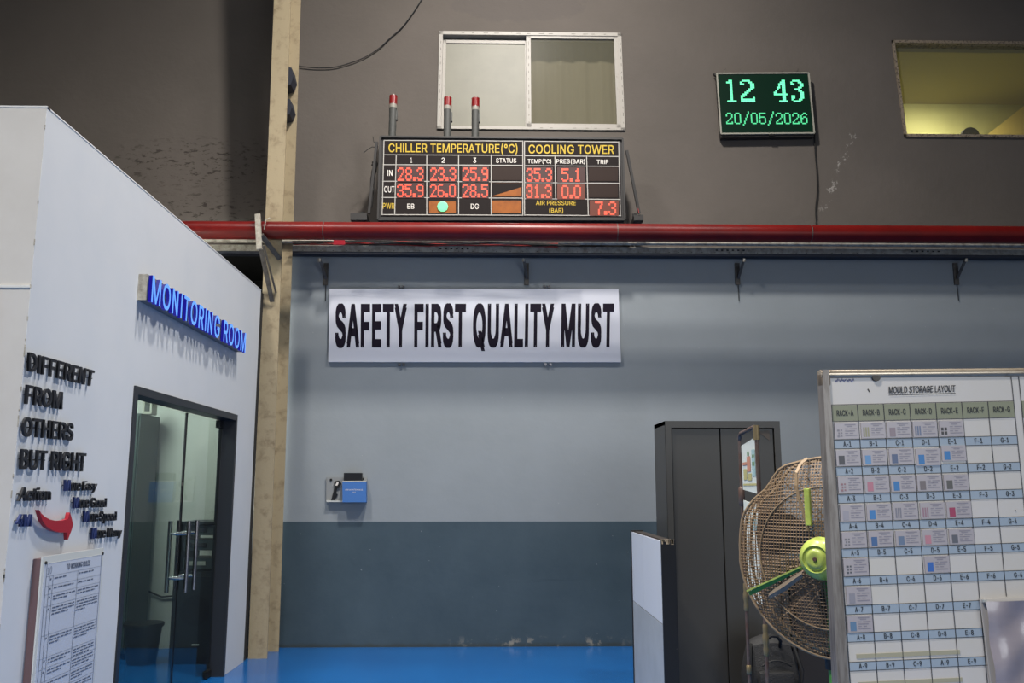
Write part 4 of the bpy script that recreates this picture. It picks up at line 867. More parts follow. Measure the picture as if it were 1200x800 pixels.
# ================================================================ WALL LETTERING
def raised(s, tl, tr, br, bl, label, m, font='b', first_blue=False, group=None, track=-6, d=.02):
    q = quadpx(LEFT, tl, tr, br, bl, -d)
    t = thing('wall_lettering', label, 'lettering', LEFT, (min(p[0] for p in q), -.02, min(p[1] for p in q)), group)
    for k, (c_, b) in enumerate(write(None, s, q, -d, -.009, M['letter_blue'] if m == 'blue' else M['letter_black'], font, split=True, track=track + 12, thick=((6, 5) if font == 'b' and not first_blue else (3, 2)))):
        if first_blue and k == 0: b.mats = [M['letter_blue']]
        xs = [v[0] for v in b.v]; zs = [v[2] for v in b.v]; xm = (min(xs) + max(xs)) / 2
        o = b.build('letter', None, t, recalc=False)
        if first_blue and k == 0: o['label'] = 'blue initial letter'
        w = (max(xs) - min(xs)) * .3; st = MB()
        for a in (xm - w, xm + w): st.tube([(a, -.016, min(zs) + (max(zs) - min(zs)) * .5), (a, 0, min(zs) + (max(zs) - min(zs)) * .5)], .003, M['black'], 5)
        st.build('standoff', None, o)
raised('DIFFERENT', (34.6, 412.5), (111.2, 434.2), (108.8, 452.8), (33.7, 434.5), 'raised black word DIFFERENT, top line on the white room wall', 'k')
raised('FROM', (32.4, 450.5), (74.2, 459.3), (73.2, 479.5), (30.4, 473), 'raised black word FROM, second line on the white room wall', 'k')
raised('OTHERS', (28.3, 488.2), (87.0, 496.2), (85.8, 516), (26.8, 511), 'raised black word OTHERS, third line on the white room wall', 'k')
raised('BUT RIGHT', (26.2, 525.8), (101.6, 531), (100, 552.4), (24.4, 549.4), 'raised black words BUT RIGHT, fourth line on the white room wall', 'k')
raised('Action', (25.2, 570.6), (60.6, 573.2 - 1.2), (59.9, 585.8), (22, 587.1), 'raised black word Action above the blue 4M', 'k')
raised('4M', (21.8, 602.4), (38.2, 602.3), (36.9, 616.6), (19.6, 617), 'raised navy 4M left of the red arrow', 'blue')
raised('More Easy', (76.8, 561.7), (114.9, 564.3), (113, 574.2), (76.6, 575.1), 'raised words More Easy, first of the four small lines', 'k', first_blue=True, track=-12)
raised('More Good', (87.3, 582.1), (125.6, 583.5), (124.9, 593.9), (86.8, 595.3), 'raised words More Good, second of the four small lines', 'k', first_blue=True, track=-12)
raised('More Speed', (99.2, 598.4), (137.3, 599.2), (136.9, 609.4), (98.8, 611.6), 'raised words More Speed, third of the four small lines', 'k', first_blue=True, track=-12)
raised('More Many', (108.5, 617.9), (143.6, 618.9), (142.6, 627.9), (108, 631.1), 'raised words More Many, lowest of the four small lines', 'k', first_blue=True, track=-12)
AP = [(265, 405), (288, 440), (320, 472), (370, 500), (430, 514), (500, 512), (558, 495), (566, 455), (573, 430), (590, 480), (607, 555), (585, 625), (553, 705), (549, 665), (548, 633), (470, 631), (400, 612), (340, 575), (300, 520), (285, 475), (270, 420)]
pp = [LEFT.at(15 + x / 8.571, 550 + y / 8.571, -.034) for x, y in AP]
t = thing('wall_arrow', 'curved red arrow pointing from 4M to the four small lines', 'arrow', LEFT, (pp[0][0], -.02, min(p[1] for p in pp)))
MB().prism(pp, -.034, -.014, M['arrow_red']).build('arrow_plate', None, t)
st = MB()
for k in (4, 10): st.tube([(pp[k][0] * .5 + pp[16][0] * .5, -.016, pp[k][1] * .5 + pp[16][1] * .5), (pp[k][0] * .5 + pp[16][0] * .5, 0, pp[k][1] * .5 + pp[16][1] * .5)], .004, M['chrome'], 6)
st.build('standoff', None, t)
# working rules panel
RY = -.05
p_tl = LEFT.at(51.5, 650.5, RY); p_tr = LEFT.at(121.2, 643, RY); p_bl = LEFT.at(42.5, 800, RY)
s0, s1, zt_ = (p_tl[0]), (p_tr[0]), (p_tl[1] + p_tr[1]) / 2; zb_ = .42
print('rules', p_tl, p_tr, p_bl)
t = thing('rules_board', 'tall printed working rules sheet under clear acrylic left of the glass door', 'notice board', LEFT, ((s0 + s1) / 2, -.02, zb_))
MB().box(s0, s1, -.042, -.002, zb_, zt_ - .01, M['maroon']).build('backing_board', None, t)
MB().box(s0 - .01, s1 + .006, RY, -.043, zb_ - .01, zt_, M['acrylic']).build('acrylic_cover', None, t)
MB().box(s0 + .012, s1 - .008, RY - .0015, RY, zb_, zt_ - .035, M['paper']).build('printed_sheet', None, t)
for s_ in (s0 + .02, s1 - .01): MB().tube([(s_, RY - .006, zt_ - .03), (s_, RY, zt_ - .03)], .008, M['black'], 8).build('screw', None, t)
tx = MB(); ty = RY - .003; w_ = s1 - s0; hh = zt_ - .035
def tb(u0, u1, z0, z1, m): tx.quad([(s0 + w_ * u0, z0), (s0 + w_ * u1, z0), (s0 + w_ * u1, z1), (s0 + w_ * u0, z1)], ty, m)
rows_ = [0, .06, .105, .145, .20, .335, .44, .49, .55, .61, .67, .725, .77, .8]
for r_ in rows_: tb(.05, .97, hh - r_ * 1.0 - .0015, hh - r_ + .0, M['linegrey2'])
for u in (.05, .10, .155, .55, .965): tb(u, u + .006, zb_ + .02, hh - (0.06 if u in (.10, .155, .55) else 0), M['linegrey2'])
write(tx, 'TO WORKING RULES', [(s0 + w_ * .36, hh - .018), (s0 + w_ * .76, hh - .018), (s0 + w_ * .76, hh - .045), (s0 + w_ * .36, hh - .045)], ty, None, M['textgrey'], thick=(6, 4))
write(tx, '10', [(s0 + w_ * .07, hh - .015), (s0 + w_ * .13, hh - .015), (s0 + w_ * .13, hh - .05), (s0 + w_ * .07, hh - .05)], ty, None, M['linegrey2'])
random.seed(3)
for i in range(1, len(rows_) - 1):
    h0, h1 = rows_[i], rows_[i + 1]; n = max(1, int((h1 - h0 - .012) / .017))
    if i == 4: n = 3
    for u0, u1, nn in ((.18, .53, min(n, 3)), (.57, .94, min(n + (1 if i > 3 else 0), 4, int((h1 - h0) / .0145)))):
        for k in range(nn):
            zz_ = hh - h0 - .012 - k * .0145; u = u0; e = u1 if k < nn - 1 else u0 + (u1 - u0) * random.uniform(.4, .9)
            while u < e:
                w2_ = random.uniform(.03, .08); tb(u, min(u + w2_, e), zz_ - .006, zz_, M['textgrey']); u += w2_ + .012
    tb(.115, .135, hh - h0 - .02, hh - h0 - .012, M['textgrey'])
tx.build('print', None, t)
# ================================================================ STEEL CABINET
x0, x1, yf, yb, zt = 1.272, 2.128, 6.57, 7.02, 1.995
t = thing('steel_cabinet', 'tall dark grey two-door steel cabinet against the wall behind the fan', 'cabinet', WORLD, ((x0 + x1) / 2, 6.8, 0))
c = MB(); c.box(x0, x0 + .018, yf, yb, 0, zt).box(x1 - .018, x1, yf, yb, 0, zt).box(x0, x1, yf, yb, zt - .03, zt).box(x0, x1, yf + .03, yb, .06, .09).box(x0, x1, yb - .01, yb, 0, zt).box(x0, x1, yf + .03, yf + .05, 0, .09)
c.build('body', M['cabinet'], t)
xm = 1.682
fl = MB()
for a, b, e, f_ in ((x0, x0 + .045, 0, zt), (x1 - .045, x1, 0, zt), (x0 + .045, x1 - .045, zt - .05, zt)): fl.box(a, b, yf - .001, yf + .012, e, f_)
fl.build('front_frame', M['cabinet'], t)
for a, b in ((x0 + .049, xm - .003), (xm + .003, x1 - .049)):
    d = MB().box(a, b, yf + .016, yf + .034, .095, zt - .054, M['cabinet'], .004).build('door', None, t)
tag(MB().prism([(xm + .28, 1.92), (xm + .37, 1.925), (xm + .37, 1.85)], yf + .012, yf + .0155, mat('red_green_sticker', (84, 72, 60), .5)).build('sticker'), 'small faded sticker at the top right of the grey cabinet', 'sticker')
# second, low dark cupboard at its right
t = thing('low_cupboard', 'low dark brown cupboard right of the grey cabinet, under the fan', 'cupboard', WORLD, (2.5, 6.8, 0))
M['dkbrown'] = mat('dark_brown_board', (34, 28, 24), .6)
MB().box(2.16, 3.0, 6.62, 7.1, 0, .95, M['dkbrown']).build('body', None, t)
for a, b in ((2.19, 2.565), (2.575, 2.97)): MB().box(a, b, 6.60, 6.62, .05, .92, M['dkbrown']).build('door', None, t)
# ================================================================ PORTABLE PARTITION
px, py0, py1, zt = 1.0, 5.385, 6.545, 1.20
t = thing('portable_partition', 'pale grey laminate partition panel with black edging beside the cabinet', 'partition', WORLD, (1.04, 5.96, 0))
MB().box(px + .006, px + .078, py0 + .012, py1 - .01, .02, zt - .012, M['maroon']).build('core', None, t)
ymid = 6.06
for a, b, z0, z1, m_ in ((py0 + .004, ymid - .002, .715, zt - .008, 'pwhite'), (ymid + .002, py1 - .014, .715, zt - .008, 'pwhite'), (py0 + .004, py1 - .014, .03, .709, 'pgrey')):
    MB().box(px, px + .006, a, b, z0, z1, M[m_]).build('panel', None, t)
MB().box(px - .002, px + .084, py0 - .010, py0 + .012, .0, zt, M['pblack'], .002).build('near_edging', None, t)
MB().box(px - .006, px + .084, py1 - .016, py1 + .006, .0, zt + .004, M['pblack']).build('far_edging', None, t)
MB().box(px + .02, px + .08, py0 + .012, py1 - .016, zt - .012, zt - .004, M['dkbrown']).build('top_edge', None, t)
ch_ = MB()
for k in range(7):
    a = random.uniform(0, .07); ch_.box(px + a, px + a + random.uniform(.006, .02), py0 - .011, py0 + .01, zt - random.uniform(.008, .03), zt + .002)
ch_.build('chipped_corner', M['chip'], t, kind='stuff')
# ================================================================ PIPE STAND
SA = (1.325, 4.78); SB = (1.262, 4.25)
t = thing('notice_stand', 'rusty telescopic pipe stand with two poles and a top crossbar holding papers', 'stand', WORLD, (1.29, 4.5, 0))
for k, (sx, sy, px_, py_) in enumerate(((SA[0], SA[1], 873, 1.0), (SB[0], SB[1], 900, .84))):
    bx = sx - (.01 if k == 0 else -.02)
    top = (sx, sy, 1.775); r1 = .0085
    lean = .0
    MB().tube([(sx, sy, 1.10), top], r1 if k == 0 else .0105, M['rustpole'], 10).build('upper_pole', None, t, smooth=True)
    MB().tube([(sx, sy, .0), (sx, sy, 1.12)], r1, M['rustpole'], 10).build('lower_pole', None, t, smooth=True)
    zc = .93 if k == 0 else .80
    MB().lathe([(.0105, zc + .08), (.012, zc + .075), (.012, zc + .05), (.011, zc + .04), (.015, zc + .025), (.015, zc), (.011, zc - .015), (.013, zc - .03), (.013, zc - .05), (.010, zc - .06)], (sx, sy, 0), 'z', 14, M['brass']).build('coupling', None, t, smooth=True)
    if k == 0: MB().lathe([(.011, 1.51), (.017, 1.50), (.017, 1.42), (.011, 1.41)], (sx, sy, 0), 'z', 12, M['rustpole']).build('clamp', None, t, smooth=True)
    MB().lathe([(.010, .60 - .02 * k), (.013, .595 - .02 * k), (.013, .56 - .02 * k), (.010, .555 - .02 * k)], (sx, sy, 0), 'z', 12, M['brass']).build('ring', None, t, smooth=True)
    MB().tube([(sx - .22, sy, .015), (sx + .22, sy, .015)], .014, M['rustpole'], 8).build('foot', None, t, smooth=True)
MB().tube([(SA[0], SA[1], 1.76), (SA[0], SA[1] - .015, 1.782), (SA[0] - .004, SA[1] - .05, 1.79), (SB[0] + .004, SB[1] + .05, 1.795), (SB[0], SB[1] + .015, 1.79), (SB[0], SB[1], 1.765)], .0105, M['rustpole'], 10).build('crossbar', None, t, smooth=True)
MB().lathe([(.016, 1.73), (.016, 1.80)], (SB[0], SB[1], 0), 'z', 12, M['brass']).build('elbow', None, t, smooth=True)
def at_stand(u, z, off=0):  # u 0..1 from pole A to pole B
    return (SA[0] + (SB[0] - SA[0]) * u - off, SA[1] + (SB[1] - SA[1]) * u, z)
def stand_sheet(name, u0, u1, z0, z1, zc0, zc1, m_, label, deco):
    t = thing(name, label, 'paper', WORLD, at_stand(.5, z0))
    b = MB(); P = [at_stand(u0, z0), at_stand(u1, zc0), at_stand(u1, zc1), at_stand(u0, z1)]
    b.add(P + [(x + .003, y, z) for x, y, z in P], [(0, 1, 2, 3), (4, 7, 6, 5), (0, 4, 5, 1), (1, 5, 6, 2), (2, 6, 7, 3), (3, 7, 4, 0)], m_); b.build('sheet', None, t)
    if deco:
        d = MB()
        for a, e, za, zb_, mm in deco: d.add([at_stand(a, za, .002), at_stand(e, za, .002), at_stand(e, zb_, .002), at_stand(a, zb_, .002)], [(0, 1, 2, 3)], mm)
        d.build('print', None, t)
R_ = mat('red_print', (186, 128, 104), .6); G_ = mat('green_print', (120, 150, 110), .6); B_ = mat('bluegreen_print', (150, 180, 180), .6); Yl = mat('straw_print', (176, 168, 112), .6)
stand_sheet('safety_poster', .10, .93, 1.495, 1.725, 1.475, 1.745, M['papergreen'], 'faded poster with red figure between the top of the stand poles',
            [(.42, .62, 1.585, 1.66, R_), (.45, .55, 1.665, 1.685, G_), (.7, .88, 1.56, 1.69, B_), (.72, .85, 1.61, 1.63, G_), (.72, .85, 1.65, 1.665, G_), (.2, .4, 1.545, 1.60, Yl), (.45, .66, 1.54, 1.575, Yl), (.15, .4, 1.62, 1.635, R_), (.15, .9, 1.515, 1.525, Yl)])
stand_sheet('lower_paper', .10, .95, .985, 1.44, .935, 1.42, M['papergreen'], 'pale paper sheet hanging lower in the pipe stand behind the fan', [(.6, .8, 1.30, 1.38, B_), (.2, .5, 1.33, 1.34, G_)])
# ================================================================ BACKPACK
t = thing('backpack', 'charcoal backpack with top handle standing against the grey cabinet', 'backpack', WORLD, (1.89, 6.3, 0))
bm = bmesh.new(); bmesh.ops.create_cube(bm, size=1)
bmesh.ops.subdivide_edges(bm, edges=bm.edges[:], cuts=7, use_grid_fill=True)
for v in bm.verts:
    p = v.co.copy(); n = p.normalized()
    s_ = p.lerp(n * .56, .55); taper = 1 - .22 * max(0, p.z) * 1.4
    v.co = Vector((1.89 + s_.x * .36 * taper, 6.3 + s_.y * .25 * taper + .03 * p.z, .25 + s_.z * .50))
    v.co += Vector((random.uniform(-1, 1), random.uniform(-1, 1), 0)) * .004
b = MB(); bm.verts.index_update(); b.add([v.co[:] for v in bm.verts], [[v.index for v in f.verts] for f in bm.faces], M['bag']); bm.free()
b.build('body', None, t, smooth=True)
MB().box(1.77, 2.01, 6.13, 6.2, .06, .30, M['bag'], .03).build('front_pocket', None, t, smooth=True)
MB().tube([(1.79 + .02 * k, 6.145 - .002 * (k % 2), .335 + .035 * math.sin(k / 10 * PI)) for k in range(11)], .006, M['bag2'], 6).build('zip', None, t, smooth=True)
MB().tube([(1.84, 6.22, .45), (1.842, 6.18, .50), (1.87, 6.17, .525), (1.91, 6.17, .52), (1.935, 6.18, .49), (1.94, 6.22, .445)], .011, M['bag2'], 8).build('top_handle', None, t, smooth=True)
for sx in (-1, 1): MB().tube([(1.89 + sx * .08, 6.40, .46), (1.89 + sx * .15, 6.22, .44), (1.89 + sx * .175, 6.16, .3), (1.89 + sx * .16, 6.2, .08)], .012, M['bag2'], 6).build('strap', None, t, smooth=True)
tag(MB().box(2.02, 2.12, 6.0, 6.1, 0, .20, mat('dull_red_card', (112, 52, 42), .6), .008).build('red_carton'), 'small red carton beside the backpack on the floor', 'carton')

# ================================================================ PEDESTAL FAN
R = .378
t = thing('pedestal_fan', 'large dusty pedestal fan with brown wire cage and lime green hub', 'fan', FAN, (0, 0, -1.241))
def dome(x, z, depth, sgn):
    r = math.hypot(x, z) / R; a = math.atan2(z, x)
    wob = 1 + .02 * math.sin(5 * a + 1)
    return sgn * (.05 + depth * max(0, 1 - r ** 2.6) * wob)
def dent(x, z):
    a = math.atan2(z, x); d = .0
    for c0, w0, k0 in ((2.35, .16, .018), (2.05, .12, -.010), (3.3, .2, .006), (2.75, .12, -.008)): d += k0 * math.exp(-((a - c0) / w0) ** 2)
    r = math.hypot(x, z); f = (r / R) ** 3
    s = 1 - d * f / R * 1.0
    return x * s, z * s
# rear cage, woven mesh toward the camera
b = MB(); P_ = .0125; n = int(R / P_)
for i in range(-n, n + 1):
    c0 = i * P_; L_ = math.sqrt(max(R * R - c0 * c0, 0))
    if L_ < .05: continue
    k = max(5, int(L_ / .03))
    for o_ in (0, 1):
        pts = []
        for j in range(k + 1):
            s = -L_ + 2 * L_ * j / k; x, z = (c0, s) if o_ else (s, c0); x, z = dent(x, z); pts.append((x, dome(x, z, .085, -1) - .001 * o_, z))
        b.tube(pts, .0021, M['wire'], 3, cap=False)
b.build('rear_mesh', None, t, kind='stuff', recalc=False)
# front cage: rings and radial wires
b = MB()
for i in range(1, 22):
    r = R * i / 22; pts = [(*[q for q in (r * math.cos(w), dome(r * math.cos(w), r * math.sin(w), .07, 1), r * math.sin(w))],) for w in [2 * PI * k / 40 for k in range(41)]]
    b.tube(pts, .0022, M['wire'], 3, cap=False)
b.build('front_rings', None, t, kind='stuff', recalc=False)
b = MB()
for i in range(48):
    w = 2 * PI * i / 48; b.tube([(r * math.cos(w), dome(r * math.cos(w), r * math.sin(w), .07, 1) + .002, r * math.sin(w)) for r in [R * k / 6 for k in range(1, 7)]], .0022, M['wire'], 3, cap=False)
b.build('front_spokes', None, t, kind='stuff', recalc=False)
def ring(r, y, th, m_, nm, dented=True):
    pts = []
    for k in range(73):
        w = 2 * PI * k / 72; x, z = r * math.cos(w), r * math.sin(w)
        if dented: x, z = dent(x, z)
        pts.append((x, y, z))
    MB().tube(pts, th, m_, 8, cap=False).build(nm, None, t, smooth=True)
ring(R, -.05, .0065, M['wire2'], 'rear_rim'); ring(R * 1.0, .05, .0065, M['wire2'], 'front_rim'); ring(R * 1.012, .0, .006, M['wire2'], 'clamp_band')
ring(R * .70, dome(R * .70, 0, .085, -1) - .003, .003, M['wire2'], 'support_ring', False)
b = MB()
for i in range(72):
    w = 2 * PI * i / 72; x, z = dent(R * math.cos(w), R * math.sin(w)); b.tube([(x, -.05, z), (x * 1.006, 0, z * 1.006), (x, .05, z)], .002, M['wire'], 3, cap=False)
b.build('side_wires', None, t, kind='stuff', recalc=False)
# blades
for k in range(3):
    a0 = .45 + k * 2 * PI / 3; vs = []; nr, na = 8, 6
    for i in range(nr + 1):
        r = .06 + (.33 - .06) * i / nr; span = .42 + .42 * math.sin(PI * min(1, i / nr * .85 + .1)); 
        for j in range(na + 1):
            u = j / na - .5; a = a0 + u * span + .35 * (i / nr); y = -.01 + u * .09 * (1 - .3 * i / nr)
            vs.append((r * math.cos(a), y, r * math.sin(a)))
    fs = [(i * (na + 1) + j, i * (na + 1) + j + 1, (i + 1) * (na + 1) + j + 1, (i + 1) * (na + 1) + j) for i in range(nr) for j in range(na)]
    b = MB(); nn = len(vs); b.add(vs + [(x, y + .004, z) for x, y, z in vs], fs + [tuple(q + nn for q in f)[::-1] for f in fs], M['blade']); b.build('blade', None, t, smooth=True)
MB().lathe([(.055, -.04), (.06, .0), (.05, .05)], (0, 0, 0), 'y', 20, M['blade']).build('blade_hub', None, t, smooth=True)
# motor and lime cap at the back
MB().lathe([(.075, -.06), (.078, -.12), (.07, -.135)], (0, 0, 0), 'y', 28, M['green']).build('motor', None, t, smooth=True)
hc = MB().lathe([(.078, -.13), (.080, -.15), (.076, -.175), (.064, -.20), (.05, -.212), (.046, -.206), (.04, -.206), (.034, -.214), (.022, -.218), (.010, -.214), (.004, -.214)], (0, 0, 0), 'y', 32, M['lime']).build('hub_cap', None, t, smooth=True)
MB().lathe([(.008, -.213), (.007, -.222)], (0, 0, 0), 'y', 10, M['rustpole']).build('cap_screw', None, hc)
# supports over the rear mesh
def spoke(ang, r0, r1, w, h, m_, nm, y0=-.13, y1=-.062):
    c_, s_ = math.cos(ang), math.sin(ang)
    MB().bar((r0 * c_, y0, r0 * s_), (r1 * c_, y1, r1 * s_), w, h, m_, (0, 1, 0)).build(nm, None, t)
a1 = math.radians(180 + 26)
spoke(a1, .09, R * .94, .015, .008, M['green'], 'support_bar', -.15, -.10)
spoke(a1 - .035, .09, R * .94, .006, .012, M['lime'], 'support_bar', -.158, -.108)
pts = [(.07, -.06), (.11, -.085), (.15, -.112), (.19, -.135), (.225, -.155)]
b = MB(); vs = []
for i, (x, z) in enumerate(pts):
    w = .012 + .005 * math.sin(i / 4 * PI); y = -.165 + .010 * i; vs += [(-x - .0, y, z + w), (-x - .0, y - .01, z), (-x, y, z - w)]
b.add(vs, [(3 * i, 3 * i + 1, 3 * i + 4, 3 * i + 3) for i in range(4)] + [(3 * i + 1, 3 * i + 2, 3 * i + 5, 3 * i + 4) for i in range(4)], M['strap']); b.build('bracket_arm', None, t, smooth=True, recalc=False)
b = MB(); pts = [(x, y, z) for x, y, z in ((-.045, -.150, .10), (-.06, -.150, .168), (-.076, -.148, .22), (-.087, -.142, .27), (-.09, -.128, .32), (-.082, -.10, .355), (-.07, -.06, .378))]
for i in range(6): b.bar(pts[i], pts[i + 1], .011, .004, M['wire2'], (0, 1, 0))
b.build('top_strap', None, t)
MB().box(-.05, -.028, -.165, -.145, .12, .26, M['lime'], .004).build('oscillator_bracket', None, t)
# pedestal
MB().tube([(-.022, -.02, -.36), (-.022, -.02, -1.19)], .024, M['green'], 16).build('pole', None, t, smooth=True)
MB().tube([(.0, -.10, -.05), (.0, -.07, -.2), (-.022, -.02, -.38)], .02, M['green'], 12).build('neck', None, t, smooth=True)
MB().lathe([(.26, -1.241), (.26, -1.225), (.20, -1.205), (.05, -1.19), (.03, -1.15)], (-.022, -.02, 0), 'z', 32, M['green']).build('base', None, t, smooth=True)
MB().lathe([(.034, -.42), (.034, -.36)], (-.022, -.02, 0), 'z', 16, M['black']).build('collar', None, t, smooth=True)

# ================================================================ MOULD STORAGE BOARD
BF = BOARD
t = thing('storage_board', 'framed whiteboard titled MOULD STORAGE LAYOUT standing in the right foreground', 'board', BF, (.7, .02, 0))
def bq(a, b, c, d, y=0): return [BF.at(*p, y) for p in (a, b, c, d)]
pl = BF.at(964, 438, 0); pl2 = BF.at(985, 800, 0); tr_ = BF.at(1200, 436, 0)
print('board', pl, pl2, tr_)
xl = (pl[0] + pl2[0]) / 2; ztop = (pl[1] + tr_[1]) / 2 + .008; xr = 1.62
# posts and rails
q = [BF.at(963.5, 433, -.012), BF.at(971, 433, -.012), BF.at(994.6, 800, -.012), BF.at(981.5, 800, -.012)]
def down(p, q_, z): k = (z - p[1]) / (q_[1] - p[1]); return (p[0] + (q_[0] - p[0]) * k, z)
ptl, ptr = q[0], q[1]; pbl, pbr = down(q[0], q[3], 0), down(q[1], q[2], 0)
MB().prism([ptl, ptr, pbr, pbl], -.014, .030, M['boardpost']).build('post', None, t)
MB().prism([(xr, 0), (xr + .04, 0), (xr + .04, ztop), (xr, ztop)], -.014, .030, M['boardpost']).build('post', None, t)
a, b = BF.at(963, 434, -.014), BF.at(1200, 431.8, -.014); sl = (b[1] - a[1]) / (b[0] - a[0]); bb = (xr + .04, a[1] + sl * (xr + .04 - a[0]))
MB().tube([(a[0], .004, a[1] - .011), (bb[0], .004, bb[1] - .011)], .0155, M['railtop'], 12).build('top_rail', None, t, smooth=True)
MB().box(a[0] + .0, a[0] + .03, -.012, .028, a[1] - .05, a[1] + .004, M['boardframe'], .008).build('corner_weld', None, t, smooth=True)
MB().prism([(pbl[0], .52), (xr, .52), (xr, .56), (pbl[0], .56)], -.01, .03, M['boardframe']).build('bottom_rail', None, t)
for x_ in (pbl[0], xr): MB().box(x_ - .02, x_ + .06, -.3, .3, 0, .035, M['boardframe'], .005).build('foot', None, t)
s1_, s2_ = BF.at(971.5, 441, -.003), BF.at(995, 800, -.003); s3 = BF.at(1200, 439, -.003)
k_ = down(s1_, s2_, .56)
MB().prism([s1_, (xr, s3[1] + sl * (xr - s3[0])), (xr, .56), k_], -.003, .012, M['sheet']).build('white_panel', None, t)
# printed grid
def GP(u, y):
    lx = 974 + (y - 474) * .0689; rx = 1187.9 + (y - 474) * .1; ry = 469.6 + (y - 474.2) * .983
    return (lx + (rx - lx) * u / 7, y + (ry - y) * u / 7)
def gq(u0, u1, ya, yb_, yy): return [BF.at(*GP(u0, ya), yy), BF.at(*GP(u1, ya), yy), BF.at(*GP(u1, yb_), yy), BF.at(*GP(u0, yb_), yy)]
ylab = [515.4, 547, 579.2, 611.9, 643, 675.8, 709.6, 741.9, 775.8, 808.5]; LH = 10.4
tops = [494] + [y + LH for y in ylab[:-1]]
g = MB(); uu = lambda r: 5.0 if r >= 7 else 7.0
for k in range(7):
    MB().prism(gq(k + .02, k + .98, 474.8, 493.4, -.0045), -.0045, -.003, M['hdr']).build('header_cell', None, t)
for r, y in enumerate(ylab[:9]):
    for k in range(5 if r >= 6 else 7): MB().prism(gq(k + .02, k + .98, y + .4, y + LH - .3, -.0045), -.0045, -.003, M['lab']).build('label_cell', None, t)
for y in [474.2, 494] + [v for y in ylab for v in (y, y + LH)]:
    g.quad([*gq(0, 7 if y < 705 else 5.1, y - .35, y + .35, -.005)], -.005, M['ink2'])
for k in range(8): g.quad(gq(k - .012, k + .012, 474.2 if k < 7 else 441, 820 if k < 6 else 706, -.0052), -.0052, M['ink2'])
g.quad([BF.at(1193.3, 440, -.005), BF.at(1194.1, 440, -.005), BF.at(1210, 600, -.005), BF.at(1209.2, 600, -.005)], -.005, M['ink2'])
g.build('grid_lines', None, t)
MB().prism([BF.at(1197.5, 469.6, -.0045), BF.at(1232, 469, -.0045), BF.at(1234, 489, -.0045), BF.at(1199.6, 489.6, -.0045)], -.0045, -.003, M['hdr']).build('header_cell', None, t)
tx = MB()
q = [BF.at(1041.7, 452.9, -.0055), BF.at(1119.6, 451.2, -.0055), BF.at(1119.4, 459.0, -.0055), BF.at(1041.7, 460.8, -.0055)]
write(tx, 'MOULD STORAGE LAYOUT', q, -.0055, None, M['ink2'], thick=(5, 3))
tx.quad([BF.at(1041.5, 462.4, -.0055), BF.at(1119.8, 460.3, -.0055), BF.at(1119.8, 461.1, -.0055), BF.at(1041.5, 463.2, -.0055)], -.0055, M['ink2'])
for k, L in enumerate('ABCDEFG'):
    write(tx, 'RACK-' + L, gq(k + .19, k + .83, 480.6, 487.4, -.0055), -.0055, None, M['ink2'], thick=(5, 3))
    for r in range(9):
        if k > 4 and r >= 6: continue
        y = ylab[r]; LL = 'A' if (r == 8 and k == 3) else L
        write(tx, '%s-%d' % (LL, r + 1), gq(k + .36, k + .66, y + 2.0, y + 8.0, -.0055), -.0055, None, M['ink2'], thick=(5, 3))
tx.build('lettering', None, t)
# pen scribble, stain, magnet
sc = MB(); P = []
for k in range(46): P.append((979 + k * .5, 445.4 + 1.5 * math.sin(k * 1.9) + .9 * math.sin(k * .7)))
for i in range(len(P) - 1):
    if i % 9 == 8: continue
    a, b = BF.at(*P[i], -.0045), BF.at(*P[i + 1], -.0045); sc.tube([(a[0], -.0045, a[1]), (b[0], -.0045, b[1])], .0006, M['penblue'], 3, cap=False)
sc.build('pen_scribble', None, t)
c = BF.at(1026.5, 441.8, -.006); MB().lathe([(.0135, -.010), (.0135, -.003)], (c[0], 0, c[1]), 'y', 18, M['rust_grey']).build('round_magnet', None, t)
c = BF.at(1018, 457, -.004); MB().bar((c[0] - .003, -.004, c[1] + .004), (c[0] + .003, -.004, c[1] - .006), .004, .001, M['rust_grey'], (0, 1, 0)).build('scuff_mark', None, t)
c = BF.at(1190, 598, -.004); MB().lathe([(.002, -.005), (.002, -.003)], (c[0], 0, c[1]), 'y', 8, M['rust_grey']).build('spot', None, t)
for r, u0, u1 in ((8, .3, 4.1), (9, .3, 4.1)):
    y = ylab[r] - (9 if r != 7 else -2); MB().prism(gq(u0, u1, y, y + 5, -.0048), -.0048, -.003, M['tape']).build('tape_strip', None, t)
# cards
def cm(c_): 
    k = 'c%d_%d_%d' % c_
    if k not in M: M[k] = mat('card_print', c_, .4)
    return M[k]
GR, DG_, BL, PK, RD = (130, 126, 132), (62, 62, 68), (36, 118, 178), (186, 118, 132), (160, 44, 84)
cards = {(0, 0): GR, (0, 1): (150, 146, 112), (0, 2): (140, 124, 130), (0, 3): (104, 116, 142), (0, 4): (44, 42, 46),
         (1, 0): DG_, (1, 1): (96, 146, 190), (1, 2): (82, 98, 128), (1, 3): BL, (1, 4): BL,
         (2, 0): (150, 112, 116), (2, 1): PK, (2, 2): BL, (2, 3): (116, 106, 106), (2, 4): (84, 82, 78),
         (3, 0): (158, 154, 162), (3, 1): (48, 124, 184), (3, 2): (128, 126, 136), (3, 3): (156, 120, 132), (3, 4): RD,
         (4, 0): (120, 118, 122), (4, 1): (56, 98, 146), (4, 2): (98, 118, 144), (4, 3): (190, 128, 140), (4, 4): (92, 94, 102),
         (5, 0): (84, 86, 92), (5, 3): (40, 100, 178), (6, 0): (142, 140, 148), (7, 0): (92, 126, 156)}
random.seed(11)
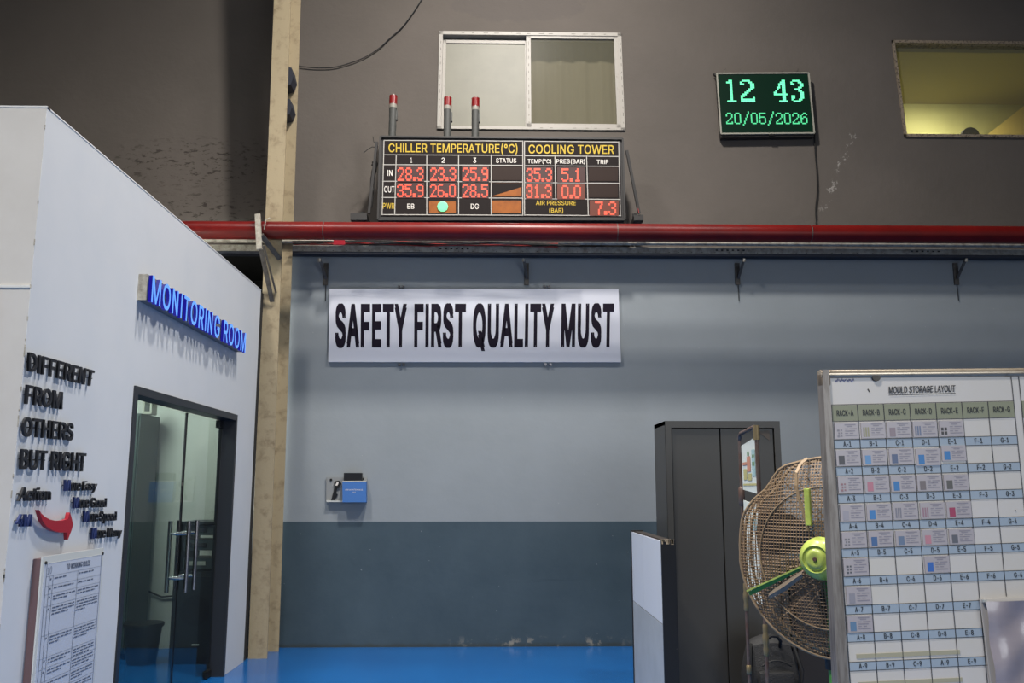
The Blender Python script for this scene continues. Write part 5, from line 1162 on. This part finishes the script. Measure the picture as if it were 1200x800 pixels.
for (r, k), col in cards.items():
    ya, yb_ = tops[r], ylab[r]; h = yb_ - ya; du = random.uniform(-.015, .015); up = -2.5 if (r, k) == (1, 4) else 0; lo_ = 2 if (r, k) == (1, 3) else 0
    u0, u1 = k + .07 + du, k + .99 + du; y0, y1 = ya + 1.2 + random.uniform(0, 1.2) + up, yb_ - 1 + up + lo_
    cy = -.0075
    cd = MB(); cd.prism(gq(u0, u1, y0, y1, cy), cy, -.0035, M['card']); cd.build('card', None, t)
    o = COL.objects[-1]; pr = MB()
    def gr(a, b, c0, d0, m_): pr.quad(gq(u0 + (u1 - u0) * a, u0 + (u1 - u0) * b, y0 + (y1 - y0) * c0, y0 + (y1 - y0) * d0, cy - .0006), cy - .0006, m_)
    tgrey = cm((138, 132, 142))
    gr(.42, .88, .08, .14, tgrey); gr(.5, .75, .19, .24, tgrey)
    for j in range(4): gr(.42, .55 + .1 * (j % 2), .34 + j * .14, .39 + j * .14, tgrey); gr(.62, .92 - .08 * (j % 3), .34 + j * .14, .39 + j * .14, tgrey)
    if (r, k) == (0, 4):
        for a in (.06, .2):
            for b_ in (.42, .68): gr(a, a + .1, b_, b_ + .2, cm(col))
    elif col in (GR, (150, 112, 116), (120, 118, 122), (84, 86, 92)):
        for j in range(3): gr(.1 + .04 * (j % 2), .2, .4 + j * .18, .52 + j * .18, cm(col)); gr(.24, .31, .4 + j * .18, .5 + j * .18, cm(col))
    elif (r, k) in ((0, 1), (0, 3), (3, 2), (3, 3)):
        for j in range(3): gr(.08 + j * .09, .14 + j * .09, .3, .9, cm(col))
    else: gr(.1, .34, .36, .92, cm(col))
    pr.build('card_print', None, o)
# crumpled pocket at lower right
pc = MB(); n, m2 = 14, 18; vs = []
c0 = BF.at(1152, 704, -.02); c1 = BF.at(1252, 700, -.02); zb2 = c0[1] - .42
for j in range(m2 + 1):
    for i in range(n + 1):
        x = c0[0] + (c1[0] - c0[0]) * i / n + .012 * j / m2; z = c0[1] + (zb2 - c0[1]) * j / m2
        y = -.033 - .009 * math.sin(i * .8) * min(1, j / 3) - .006 * math.sin(j * .9 + i * .5); vs.append((x, y, z))
fs = [(j * (n + 1) + i, j * (n + 1) + i + 1, (j + 1) * (n + 1) + i + 1, (j + 1) * (n + 1) + i) for j in range(m2) for i in range(n)]
tt = thing('document_pocket', 'crumpled glossy plastic pocket fixed low on the storage board', 'pocket', BF, ((c0[0] + c1[0]) / 2, -.02, zb2))
pc.add(vs, fs, M['pocket']); pc.build('sleeve', None, tt, smooth=True, recalc=False)
MB().prism([(c0[0] - .004, c0[1] + .004), (c1[0], c1[1] + .004), (c1[0], zb2), (c0[0] + .010, zb2)], -.013, -.008, M['sheet']).build('backing_sheet', None, tt)
MB().box(c0[0] + .0, c0[0] + .012, -.022, -.006, c0[1] - .004, c0[1] + .004, M['acrylic']).build('clip', None, tt)
